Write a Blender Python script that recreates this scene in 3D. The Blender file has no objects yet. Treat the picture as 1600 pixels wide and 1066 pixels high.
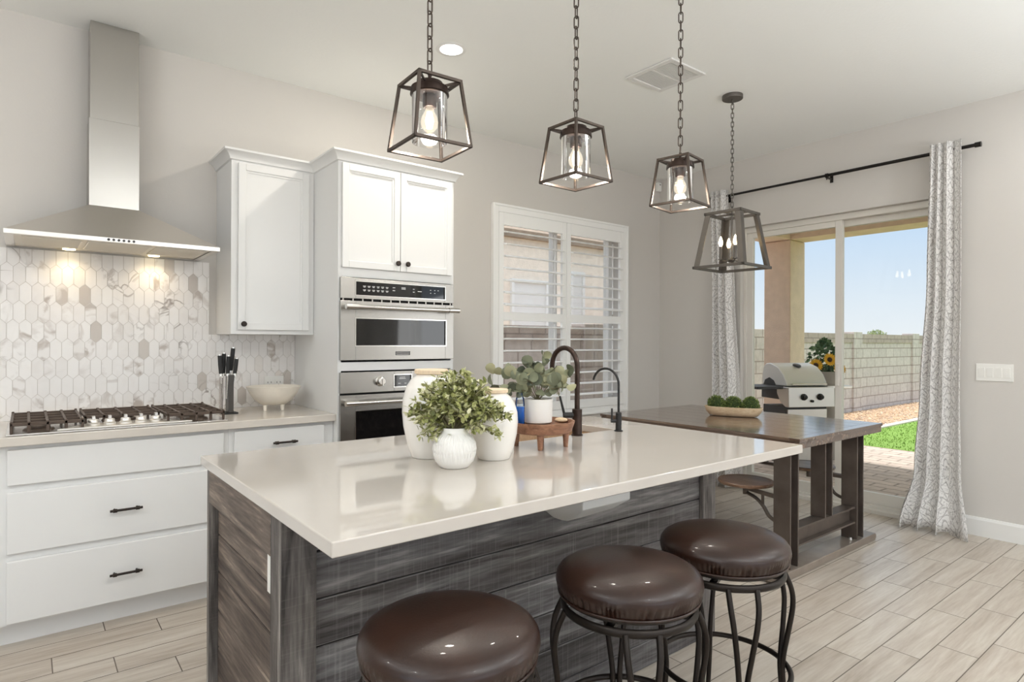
import bpy, math, random
from mathutils import Vector, Matrix
random.seed(7)
PI = math.pi
S = bpy.context.scene
COL = S.collection

# ------------------------------------------------------------------ camera
F_PX, YAW, ROLL, CAM_H, PITCH = 958.0, math.radians(38.44), math.radians(0.233), 1.33, 0.00115
cam_d = bpy.data.cameras.new('camera'); cam = bpy.data.objects.new('camera', cam_d); COL.objects.link(cam)
cam_d.sensor_width = 36.0; cam_d.lens = 36.0 * F_PX / 1600.0; cam_d.clip_start = 0.05; cam_d.clip_end = 300
fw = Vector((math.sin(YAW), math.cos(YAW), PITCH)).normalized()
r0 = Vector((math.cos(YAW), -math.sin(YAW), 0)); u0 = r0.cross(fw)
ri = math.cos(ROLL) * r0 + math.sin(ROLL) * u0
up = -math.sin(ROLL) * r0 + math.cos(ROLL) * u0
cam.matrix_world = Matrix(((ri.x, up.x, -fw.x, 0), (ri.y, up.y, -fw.y, 0), (ri.z, up.z, -fw.z, CAM_H), (0, 0, 0, 1)))
S.camera = cam

# ------------------------------------------------------------------ view, world, sun, large lights
S.view_settings.view_transform = 'Standard'; S.view_settings.look = 'None'
S.view_settings.exposure = 0.0; S.view_settings.gamma = 1.0; S.view_settings.use_curve_mapping = False
S.cycles.use_denoising = True
S.cycles.max_bounces = 14; S.cycles.diffuse_bounces = 7; S.cycles.glossy_bounces = 5
S.cycles.transmission_bounces = 8; S.cycles.transparent_max_bounces = 16
S.cycles.sample_clamp_indirect = 6.0; S.cycles.caustics_reflective = False; S.cycles.caustics_refractive = False

def lin(c):
    c = c / 255.0
    return c / 12.92 if c <= 0.04045 else ((c + 0.055) / 1.055) ** 2.4
def rgb(r, g, b): return (lin(r), lin(g), lin(b), 1.0)

W = bpy.data.worlds.new('sky'); S.world = W; W.use_nodes = True
nt = W.node_tree; nt.nodes.clear()
wo = nt.nodes.new('ShaderNodeOutputWorld'); bg = nt.nodes.new('ShaderNodeBackground')
tc = nt.nodes.new('ShaderNodeTexCoord'); sx = nt.nodes.new('ShaderNodeSeparateXYZ'); cr = nt.nodes.new('ShaderNodeValToRGB')
nt.links.new(tc.outputs['Generated'], sx.inputs[0]); nt.links.new(sx.outputs['Z'], cr.inputs[0])
nt.links.new(cr.outputs[0], bg.inputs[0]); nt.links.new(bg.outputs[0], wo.inputs[0])
e = cr.color_ramp.elements
e[0].position = 0.0; e[0].color = rgb(231, 236, 240)
e[1].position = 0.75; e[1].color = (1.75, 1.85, 1.98, 1)
k = e.new(0.06); k.color = rgb(219, 230, 240)
k = e.new(0.17); k.color = rgb(192, 216, 241)
k = e.new(0.26); k.color = rgb(186, 213, 242)
bg.inputs[1].default_value = 1.1

def sun(name, direction, strength, col, angle):
    d = bpy.data.lights.new(name, 'SUN'); d.energy = strength; d.color = col; d.angle = math.radians(angle)
    o = bpy.data.objects.new(name, d); COL.objects.link(o)
    o.rotation_euler = Vector(direction).to_track_quat('-Z', 'Y').to_euler(); o.location = (12, -2, 12); return o
sun('sun', (-0.4, -0.10, -1.0), 3.6, (1.0, 0.965, 0.92), 1.5)

def area(name, loc, direction, sx_, sy_, power, col):
    d = bpy.data.lights.new(name, 'AREA'); d.shape = 'RECTANGLE'; d.size = sx_; d.size_y = sy_; d.energy = power; d.color = col
    o = bpy.data.objects.new(name, d); COL.objects.link(o); o.location = loc
    o.rotation_euler = Vector(direction).to_track_quat('-Z', 'Z').to_euler(); return o
# fill lights added in two invented windows behind the camera, then the second slider
area('added_fill_rear', (0.9, -4.44, 1.55), (0, 1, 0.16), 5.4, 2.1, 48, (0.90, 0.95, 1.0))
area('added_fill_side', (-3.44, -0.6, 1.55), (1, 0.05, 0.16), 3.6, 2.1, 36, (0.90, 0.95, 1.0))
area('daylight_second_slider', (5.16, -1.9, 1.3), (-1, 0.1, 0.1), 1.5, 2.0, 24, (0.97, 0.99, 1.0))

# added upward fill lights out of view, to brighten the ceiling
for ux, uy, up_ in ((-2.2, -1.2, 50), (1.4, -1.5, 84), (3.7, -1.3, 74), (-1.7, 1.4, 38)):
    ld = bpy.data.lights.new('ceiling_fill', 'AREA'); ld.shape = 'DISK'; ld.size = 0.4; ld.energy = up_; ld.color = (0.89, 0.95, 1.0); ld.spread = math.radians(170)
    lo = bpy.data.objects.new('ceiling_fill_light', ld); COL.objects.link(lo); lo.location = (ux, uy, 1.75); lo.rotation_euler = (PI, 0, 0)

# unseen downward fill lights added at ceiling height, without fixtures
for ux, uy in ((4.45, 0.35), (2.9, -0.6), (0.9, -0.9), (-1.3, 0.9), (-1.3, 2.7)):
    ld = bpy.data.lights.new('ceiling_disk', 'AREA'); ld.shape = 'DISK'; ld.size = 0.14; ld.energy = 9; ld.color = (1.0, 0.98, 0.95)
    lo = bpy.data.objects.new('ceiling_disk_light', ld); COL.objects.link(lo); lo.location = (ux, uy, 3.008)

# ------------------------------------------------------------------ materials
MATS = {}
def nodes_of(m): return m.node_tree.nodes, m.node_tree.links
def mat(name, col, rough=0.5, metal=0.0, spec=0.5, coat=0.0, emit=None, estr=0.0, bump=None, var=None, aniso=0.0):
    """bump=(scale, strength[, (sx,sy,sz)]), var=(scale, amount[, (sx,sy,sz)]) : noise on relief and on colour"""
    m = bpy.data.materials.new(name); m.use_nodes = True; MATS[name] = m
    N, L = nodes_of(m); p = N['Principled BSDF']
    p.inputs['Base Color'].default_value = col; p.inputs['Roughness'].default_value = rough
    p.inputs['Metallic'].default_value = metal; p.inputs['Specular IOR Level'].default_value = spec
    p.inputs['Coat Weight'].default_value = coat; p.inputs['Anisotropic'].default_value = aniso
    if emit: p.inputs['Emission Color'].default_value = emit; p.inputs['Emission Strength'].default_value = estr
    def coord(sc):
        t = N.new('ShaderNodeTexCoord'); mp = N.new('ShaderNodeMapping')
        mp.inputs['Scale'].default_value = sc; L.new(t.outputs['Object'], mp.inputs[0]); return mp.outputs[0]
    if var:
        n = N.new('ShaderNodeTexNoise'); n.inputs['Scale'].default_value = var[0]; n.inputs['Detail'].default_value = 6
        L.new(coord(var[2] if len(var) > 2 else (1, 1, 1)), n.inputs['Vector'])
        r = N.new('ShaderNodeValToRGB'); a = var[1]
        lo = tuple(max(0, c * (1 - a)) for c in col[:3]) + (1,); hi = tuple(min(1, c * (1 + a)) for c in col[:3]) + (1,)
        r.color_ramp.elements[0].color = lo; r.color_ramp.elements[1].color = hi
        r.color_ramp.elements[0].position = 0.3; r.color_ramp.elements[1].position = 0.7
        L.new(n.outputs['Fac'], r.inputs[0]); L.new(r.outputs[0], p.inputs['Base Color'])
    if bump:
        n = N.new('ShaderNodeTexNoise'); n.inputs['Scale'].default_value = bump[0]; n.inputs['Detail'].default_value = 4
        L.new(coord(bump[2] if len(bump) > 2 else (1, 1, 1)), n.inputs['Vector'])
        b = N.new('ShaderNodeBump'); b.inputs['Strength'].default_value = bump[1]; b.inputs['Distance'].default_value = 0.01
        L.new(n.outputs['Fac'], b.inputs['Height']); L.new(b.outputs[0], p.inputs['Normal'])
    return m

def wood(name, stops, axis, scale=1.0, rough=0.6, stretch=14.0, island=True, saw=0.0, bump=0.35, spread=0.5, coat=0.0):
    """stops: colours dark -> light; axis: grain direction 0/1/2; every board (mesh island) gets its own grain and tone"""
    m = bpy.data.materials.new(name); m.use_nodes = True; MATS[name] = m
    N, L = nodes_of(m); p = N['Principled BSDF']; p.inputs['Roughness'].default_value = rough
    p.inputs['Coat Weight'].default_value = coat; p.inputs['Coat Roughness'].default_value = 0.12
    t = N.new('ShaderNodeTexCoord'); g = N.new('ShaderNodeNewGeometry')
    ad = N.new('ShaderNodeVectorMath'); ad.operation = 'ADD'
    sc = N.new('ShaderNodeVectorMath'); sc.operation = 'SCALE'; sc.inputs[0].default_value = (17.0, 29.0, 41.0)
    L.new(g.outputs['Random Per Island'], sc.inputs['Scale']); L.new(t.outputs['Object'], ad.inputs[0])
    if island: L.new(sc.outputs[0], ad.inputs[1])
    mp = N.new('ShaderNodeMapping'); s = [stretch * scale] * 3; s[axis] = 1.0 * scale; mp.inputs['Scale'].default_value = s
    L.new(ad.outputs[0], mp.inputs[0])
    n1 = N.new('ShaderNodeTexNoise'); n1.inputs['Scale'].default_value = 1.6; n1.inputs['Detail'].default_value = 9
    n1.inputs['Roughness'].default_value = 0.62; n1.inputs['Distortion'].default_value = 0.7
    L.new(mp.outputs[0], n1.inputs['Vector'])
    n2 = N.new('ShaderNodeTexNoise'); n2.inputs['Scale'].default_value = 9; n2.inputs['Detail'].default_value = 5
    L.new(mp.outputs[0], n2.inputs['Vector'])
    mx = N.new('ShaderNodeMath'); mx.operation = 'MULTIPLY_ADD'; mx.inputs[1].default_value = 0.35
    L.new(n2.outputs['Fac'], mx.inputs[0]); L.new(n1.outputs['Fac'], mx.inputs[2])
    ri_ = N.new('ShaderNodeMath'); ri_.operation = 'MULTIPLY_ADD'; ri_.inputs[1].default_value = spread * 0.3; 
    L.new(g.outputs['Random Per Island'], ri_.inputs[0]); L.new(mx.outputs[0], ri_.inputs[2])
    of = N.new('ShaderNodeMath'); of.operation = 'SUBTRACT'; of.inputs[1].default_value = 0.175 + spread * 0.15
    L.new(ri_.outputs[0], of.inputs[0])
    r = N.new('ShaderNodeValToRGB'); r.color_ramp.elements[0].position = 0.3; r.color_ramp.elements[1].position = 0.72
    r.color_ramp.elements[0].color = stops[0]; r.color_ramp.elements[1].color = stops[-1]
    for i, c in enumerate(stops[1:-1]):
        k = r.color_ramp.elements.new(0.3 + 0.42 * (i + 1) / (len(stops) - 1)); k.color = c
    L.new(of.outputs[0], r.inputs[0])
    last = r.outputs[0]
    if saw:
        w = N.new('ShaderNodeTexNoise'); w.inputs['Scale'].default_value = 1.0; w.inputs['Detail'].default_value = 3
        mp2 = N.new('ShaderNodeMapping'); q = [3.0] * 3; q[axis] = 190.0; mp2.inputs['Scale'].default_value = q
        L.new(ad.outputs[0], mp2.inputs[0]); L.new(mp2.outputs[0], w.inputs['Vector'])
        rr = N.new('ShaderNodeValToRGB'); rr.color_ramp.elements[0].position = 0.56; rr.color_ramp.elements[1].position = 0.75
        rr.color_ramp.elements[0].color = (0, 0, 0, 1); rr.color_ramp.elements[1].color = (saw, saw, saw, 1)
        L.new(w.outputs['Fac'], rr.inputs[0])
        mix = N.new('ShaderNodeMix'); mix.data_type = 'RGBA'; mix.inputs[7].default_value = stops[-1]
        L.new(rr.outputs[0], mix.inputs[0]); L.new(last, mix.inputs[6]); last = mix.outputs[2]
    L.new(last, p.inputs['Base Color'])
    b = N.new('ShaderNodeBump'); b.inputs['Strength'].default_value = bump; b.inputs['Distance'].default_value = 0.004
    L.new(mx.outputs[0], b.inputs['Height']); L.new(b.outputs[0], p.inputs['Normal'])
    return m

def thin_glass(name, tint=(1, 1, 1, 1), refl=1.0, rough=0.0, absorb=0.0):
    """a clear pane: lets light straight through and reflects by Fresnel"""
    m = bpy.data.materials.new(name); m.use_nodes = True; MATS[name] = m
    N, L = nodes_of(m); N.clear()
    o = N.new('ShaderNodeOutputMaterial'); t = N.new('ShaderNodeBsdfTransparent'); g = N.new('ShaderNodeBsdfGlossy')
    t.inputs[0].default_value = tint; g.inputs['Roughness'].default_value = rough
    fr = N.new('ShaderNodeFresnel'); fr.inputs[0].default_value = 1.45
    mu = N.new('ShaderNodeMath'); mu.operation = 'MULTIPLY'; mu.inputs[1].default_value = refl
    mx = N.new('ShaderNodeMixShader'); L.new(fr.outputs[0], mu.inputs[0]); L.new(mu.outputs[0], mx.inputs[0])
    L.new(t.outputs[0], mx.inputs[1]); L.new(g.outputs[0], mx.inputs[2]); L.new(mx.outputs[0], o.inputs[0])
    return m

mat('wall_paint', rgb(206, 202, 197), 0.75, bump=(90, 0.05))
mat('ceiling_paint', rgb(239, 240, 238), 0.85, bump=(55, 0.12))
mat('white_paint', rgb(228, 228, 227), 0.42)
mat('trim_white', rgb(230, 230, 228), 0.4)
mat('shutter_white', rgb(243, 243, 242), 0.45)
mat('quartz_cream', rgb(198, 191, 183), 0.08, spec=0.55, var=(3.0, 0.03), coat=0.5)
mat('quartz_edge', rgb(214, 211, 204), 0.25)
mat('quartz_beige', rgb(208, 201, 192), 0.12, spec=0.5, var=(5.0, 0.05))
mat('steel', rgb(226, 222, 216), 0.38, 1.0, bump=(30, 0.02, (0.4, 30, 30)))
mat('steel_h', rgb(174, 171, 166), 0.27, 1.0, bump=(8, 0.03, (0.3, 20, 40)))
mat('steel_chimney', rgb(190, 187, 182), 0.26, 1.0, bump=(3, 0.06))
mat('steel_bright', rgb(222, 220, 216), 0.18, 1.0)
mat('hood_filter', rgb(226, 219, 206), 0.45, 0.5)
mat('grill_steel', rgb(226, 224, 221), 0.4, 0.3)
mat('black_glass', rgb(14, 14, 16), 0.04, spec=0.75)
mat('black_metal', rgb(34, 31, 29), 0.35, 0.6)
mat('matte_black', rgb(24, 23, 23), 0.55)
mat('bronze', rgb(52, 45, 41), 0.38, 0.75)
mat('pendant_metal', rgb(84, 74, 67), 0.42, 0.7)
mat('chandelier_metal', rgb(96, 91, 86), 0.45, 0.6)
mat('oil_bronze', rgb(60, 47, 41), 0.34, 0.7, var=(25, 0.35))
mat('cast_iron', rgb(84, 70, 60), 0.5, 0.25)
mat('dark_gap', rgb(12, 12, 12), 0.9)
mat('panel_mark', rgb(225, 225, 225), 0.5)
mat('sink_tan', rgb(170, 140, 110), 0.55, var=(80, 0.15))
mat('grout', rgb(206, 201, 195), 0.85)
mat('floor_grout', rgb(112, 103, 95), 0.9)
mat('leather', rgb(42, 23, 15), 0.36, spec=0.42, coat=0.12, var=(7, 0.25), bump=(160, 0.05))
mat('stool_metal', rgb(44, 38, 34), 0.4, 0.7)
mat('table_metal', rgb(102, 92, 85), 0.42, 0.6, var=(9, 0.2))
mat('foot_metal_lit', rgb(142, 131, 121), 0.32, 0.3, var=(9, 0.12))  # table metal again, paler to put floor and door reflections into its colour
mat('rivet', rgb(180, 175, 170), 0.3, 0.9)
mat('ceramic', rgb(238, 235, 230), 0.13, spec=0.55, coat=0.3)
mat('ceramic_matte', rgb(236, 234, 230), 0.4)
mat('lid_wood', rgb(222, 200, 172), 0.55, var=(30, 0.08, (1, 8, 1)))
mat('cream_bowl', rgb(230, 223, 211), 0.45, var=(14, 0.06))
mat('acrylic_dark', rgb(70, 66, 62), 0.3)
mat('soil', rgb(60, 48, 38), 0.95)
mat('blue_liquid', rgb(16, 120, 232), 0.15, spec=0.4)
mat('sponge', rgb(214, 190, 158), 0.9, bump=(120, 0.4))
mat('stem', rgb(120, 112, 84), 0.7)
mat('box_leaf_core', rgb(46, 62, 26), 0.9)
mat('lamp_glow', rgb(255, 244, 226), 0.4, emit=rgb(255, 226, 176), estr=14)
mat('candle_glow', rgb(255, 244, 226), 0.4, emit=rgb(255, 224, 170), estr=14)
mat('can_glow', rgb(255, 255, 250), 0.4, emit=rgb(255, 248, 238), estr=4.0)
mat('hood_glow', rgb(255, 250, 230), 0.4, emit=rgb(255, 232, 178), estr=8.0)
mat('plastic_white', rgb(236, 235, 231), 0.35)
mat('vinyl_frame', rgb(218, 214, 206), 0.4)
mat('vent_white', rgb(222, 221, 219), 0.5)
mat('vent_dark', rgb(120, 119, 118), 0.8)
mat('concrete_curb', rgb(205, 196, 180), 0.9, var=(9, 0.08))
mat('dirt', rgb(188, 172, 156), 0.95, var=(4, 0.15))
mat('roof_tile', rgb(150, 132, 115), 0.85, var=(6, 0.2))
mat('grill_dark', rgb(70, 70, 72), 0.5, 0.4)
mat('pot_grey', rgb(168, 162, 155), 0.8)
mat('petal', rgb(236, 180, 36), 0.6)
mat('flower_eye', rgb(70, 45, 25), 0.9)
thin_glass('pane_glass', (0.985, 0.99, 0.985, 1), 0.3)
thin_glass('lamp_glass', (0.97, 0.97, 0.965, 1), 1.0, 0.02)
def glowing_glass(name, col, strength, fac):
    m = bpy.data.materials.new(name); m.use_nodes = True; MATS[name] = m
    N, L = nodes_of(m); N.clear()
    o = N.new('ShaderNodeOutputMaterial'); t = N.new('ShaderNodeBsdfTransparent'); g = N.new('ShaderNodeEmission'); mx = N.new('ShaderNodeMixShader')
    g.inputs[0].default_value = col; g.inputs[1].default_value = strength; mx.inputs[0].default_value = fac
    L.new(t.outputs[0], mx.inputs[1]); L.new(g.outputs[0], mx.inputs[2]); L.new(mx.outputs[0], o.inputs[0])
glowing_glass('bulb_glow', rgb(255, 240, 214), 1.5, 0.34)
thin_glass('bottle_glass', (0.88, 0.93, 0.95, 1), 1.2, 0.03)
thin_glass('acrylic', (0.86, 0.82, 0.8, 1), 0.9, 0.05)
wood('island_front', [rgb(44, 40, 39), rgb(76, 72, 72), rgb(103, 101, 101), rgb(146, 143, 142)], 0, 1.0, 0.62, 13, saw=0.35)
wood('island_end', [rgb(48, 39, 35), rgb(82, 71, 64), rgb(108, 96, 87), rgb(150, 136, 122)], 1, 1.0, 0.62, 13, saw=0.12)
wood('island_post', [rgb(48, 43, 41), rgb(82, 77, 74), rgb(110, 105, 101), rgb(158, 151, 145)], 2, 1.2, 0.62, 12, saw=0.1)
wood('floor_plank', [rgb(166, 154, 140), rgb(180, 169, 157), rgb(190, 181, 169), rgb(199, 191, 181)], 0, 1.0, 0.36, 12, bump=0.12, spread=0.35)
wood('table_top', [rgb(64, 50, 42), rgb(88, 70, 58), rgb(110, 90, 76), rgb(132, 114, 99)], 1, 1.0, 0.24, 16, bump=0.1, coat=0.9)
wood('seat_wood', [rgb(74, 52, 40), rgb(112, 84, 65), rgb(138, 110, 90)], 1, 1.6, 0.3, 14, bump=0.15)
wood('riser_wood', [rgb(108, 74, 54), rgb(140, 98, 74), rgb(164, 122, 96)], 0, 2.0, 0.5, 12, bump=0.2, island=False)
wood('tray_wood', [rgb(202, 172, 134), rgb(222, 198, 164), rgb(236, 218, 190)], 1, 3.0, 0.6, 10, bump=0.15, island=False)

def stucco(name, col, sc=60):
    return mat(name, col, 0.95, bump=(sc, 0.6), var=(8, 0.07))
stucco('stucco_tan', rgb(216, 193, 174)); stucco('stucco_house', rgb(236, 224, 210), 30); mat('porch_ceiling', rgb(232, 226, 216), 0.9); stucco('stucco_dark', rgb(150, 120, 84))

def marble():
    m = bpy.data.materials.new('marble_tile'); m.use_nodes = True; MATS['marble_tile'] = m
    N, L = nodes_of(m); p = N['Principled BSDF']; p.inputs['Roughness'].default_value = 0.25
    t = N.new('ShaderNodeTexCoord'); g = N.new('ShaderNodeNewGeometry')
    sc = N.new('ShaderNodeVectorMath'); sc.operation = 'SCALE'; sc.inputs[0].default_value = (7.0, 3.0, 11.0)
    L.new(g.outputs['Random Per Island'], sc.inputs['Scale'])
    ad = N.new('ShaderNodeVectorMath'); ad.operation = 'ADD'; L.new(t.outputs['Object'], ad.inputs[0]); L.new(sc.outputs[0], ad.inputs[1])
    def noise(scale, det, dis, src):
        n = N.new('ShaderNodeTexNoise'); n.inputs['Scale'].default_value = scale; n.inputs['Detail'].default_value = det
        n.inputs['Distortion'].default_value = dis; L.new(src, n.inputs['Vector']); return n.outputs['Fac']
    def ramp(src, stops):
        r = N.new('ShaderNodeValToRGB'); L.new(src, r.inputs[0]); el = r.color_ramp.elements
        el[0].position, el[0].color = stops[0]; el[1].position, el[1].color = stops[-1]
        for q, c in stops[1:-1]:
            k = el.new(q); k.color = c
        return r.outputs[0]
    w = (0, 0, 0, 1); o = (1, 1, 1, 1)
    base = ramp(g.outputs['Random Per Island'], [(0.0, rgb(233, 230, 227)), (0.3, rgb(237, 234, 232)), (0.95, rgb(240, 238, 236)), (0.955, rgb(226, 220, 214)), (0.975, rgb(208, 201, 194)), (1.0, rgb(194, 186, 179))])
    base.node.color_ramp.interpolation = 'LINEAR'
    fr = N.new('ShaderNodeMath'); fr.operation = 'MULTIPLY'; fr.inputs[1].default_value = 13.7; L.new(g.outputs['Random Per Island'], fr.inputs[0])
    fr2 = N.new('ShaderNodeMath'); fr2.operation = 'FRACT'; L.new(fr.outputs[0], fr2.inputs[0])
    pick = ramp(fr2.outputs[0], [(0.6, (0.06, 0.06, 0.06, 1)), (0.95, o)])
    cl0 = ramp(noise(11, 6, 1.0, ad.outputs[0]), [(0.5, w), (0.66, o)])
    cm = N.new('ShaderNodeMath'); cm.operation = 'MULTIPLY'; L.new(cl0, cm.inputs[0]); L.new(pick, cm.inputs[1]); cloud = cm.outputs[0]
    vein = ramp(noise(4.0, 4, 1.2, ad.outputs[0]), [(0.475, w), (0.5, (0.9, 0.9, 0.9, 1)), (0.525, w)])
    rare = ramp(noise(3.1, 2, 0, t.outputs['Object']), [(0.56, w), (0.68, o)])
    mu = N.new('ShaderNodeMath'); mu.operation = 'MULTIPLY'; L.new(vein, mu.inputs[0]); L.new(rare, mu.inputs[1])
    m1 = N.new('ShaderNodeMix'); m1.data_type = 'RGBA'; m1.inputs[7].default_value = rgb(186, 176, 168)
    L.new(cloud, m1.inputs[0]); L.new(base, m1.inputs[6])
    m2 = N.new('ShaderNodeMix'); m2.data_type = 'RGBA'; m2.inputs[7].default_value = rgb(140, 130, 122)
    L.new(mu.outputs[0], m2.inputs[0]); L.new(m1.outputs[2], m2.inputs[6]); L.new(m2.outputs[2], p.inputs['Base Color'])
marble()

def brick(name, c1, c2, mortar, bw, rh, mort, plane, off=0.5, rough=0.9, bias=0.0):
    """plane: which two object axes carry the courses, e.g. 'XZ' or 'XY'"""
    m = bpy.data.materials.new(name); m.use_nodes = True; MATS[name] = m
    N, L = nodes_of(m); p = N['Principled BSDF']; p.inputs['Roughness'].default_value = rough
    t = N.new('ShaderNodeTexCoord'); s = N.new('ShaderNodeSeparateXYZ'); c = N.new('ShaderNodeCombineXYZ')
    L.new(t.outputs['Object'], s.inputs[0]); L.new(s.outputs[plane[0]], c.inputs[0]); L.new(s.outputs[plane[1]], c.inputs[1])
    b = N.new('ShaderNodeTexBrick'); b.inputs['Color1'].default_value = c1; b.inputs['Color2'].default_value = c2
    b.inputs['Mortar'].default_value = mortar; b.inputs['Scale'].default_value = 1.0; b.inputs['Mortar Size'].default_value = mort
    b.inputs['Brick Width'].default_value = bw; b.inputs['Row Height'].default_value = rh; b.offset = off; b.inputs['Bias'].default_value = bias
    b.inputs['Mortar Smooth'].default_value = 0.2
    L.new(c.outputs[0], b.inputs['Vector'])
    n = N.new('ShaderNodeTexNoise'); n.inputs['Scale'].default_value = 14; n.inputs['Detail'].default_value = 6
    L.new(t.outputs['Object'], n.inputs['Vector'])
    mx = N.new('ShaderNodeMix'); mx.data_type = 'RGBA'; mx.blend_type = 'MULTIPLY'; mx.inputs[0].default_value = 0.35
    r = N.new('ShaderNodeValToRGB'); r.color_ramp.elements[0].color = (0.55, 0.55, 0.55, 1); r.color_ramp.elements[0].position = 0.3; r.color_ramp.elements[1].position = 0.6
    L.new(n.outputs['Fac'], r.inputs[0]); L.new(b.outputs['Color'], mx.inputs[6]); L.new(r.outputs[0], mx.inputs[7]); L.new(mx.outputs[2], p.inputs['Base Color'])
    bu = N.new('ShaderNodeBump'); bu.inputs['Strength'].default_value = 0.5; bu.inputs['Distance'].default_value = 0.01; bu.invert = True
    L.new(b.outputs['Fac'], bu.inputs['Height']); L.new(bu.outputs[0], p.inputs['Normal'])
    return m
brick('block_wall', rgb(208, 198, 192), rgb(200, 190, 185), rgb(166, 153, 146), 0.405, 0.203, 0.012, 'XZ')
brick('block_cap', rgb(184, 168, 158), rgb(174, 159, 150), rgb(146, 133, 126), 0.405, 0.203, 0.01, 'XZ')
brick('pavers', rgb(216, 198, 184), rgb(198, 181, 169), rgb(160, 146, 134), 0.32, 0.16, 0.012, 'YX')

def rand_mat(name, stops, rough=0.6, sub=0.0):
    """colour picked per mesh island (leaf, pebble, blade)"""
    m = bpy.data.materials.new(name); m.use_nodes = True; MATS[name] = m
    N, L = nodes_of(m); p = N['Principled BSDF']; p.inputs['Roughness'].default_value = rough
    g = N.new('ShaderNodeNewGeometry'); r = N.new('ShaderNodeValToRGB'); el = r.color_ramp.elements
    el[0].position = 0; el[0].color = stops[0]; el[1].position = 1; el[1].color = stops[-1]
    for i, c in enumerate(stops[1:-1]):
        k = el.new((i + 1) / (len(stops) - 1)); k.color = c
    L.new(g.outputs['Random Per Island'], r.inputs[0]); L.new(r.outputs[0], p.inputs['Base Color'])
    return m
rand_mat('vase_leaf', [rgb(96, 102, 54), rgb(136, 140, 80), rgb(166, 168, 108), rgb(194, 194, 146), rgb(220, 218, 184)], 0.55)
rand_mat('euc_leaf', [rgb(78, 84, 68), rgb(112, 116, 92), rgb(136, 138, 108), rgb(164, 160, 126)], 0.6)
rand_mat('box_leaf', [rgb(64, 82, 32), rgb(92, 110, 48), rgb(118, 134, 68), rgb(142, 152, 86)], 0.7)
rand_mat('grass', [rgb(98, 132, 38), rgb(112, 148, 46), rgb(126, 162, 58)], 0.8)
rand_mat('pebble', [rgb(196, 160, 128), rgb(214, 184, 150), rgb(180, 150, 128), rgb(226, 204, 176)], 0.9)
rand_mat('outdoor_leaf', [rgb(50, 84, 56), rgb(84, 116, 80), rgb(120, 146, 108)], 0.7)
rand_mat('tree_leaf', [rgb(140, 154, 110), rgb(170, 180, 130)], 0.8)

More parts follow.
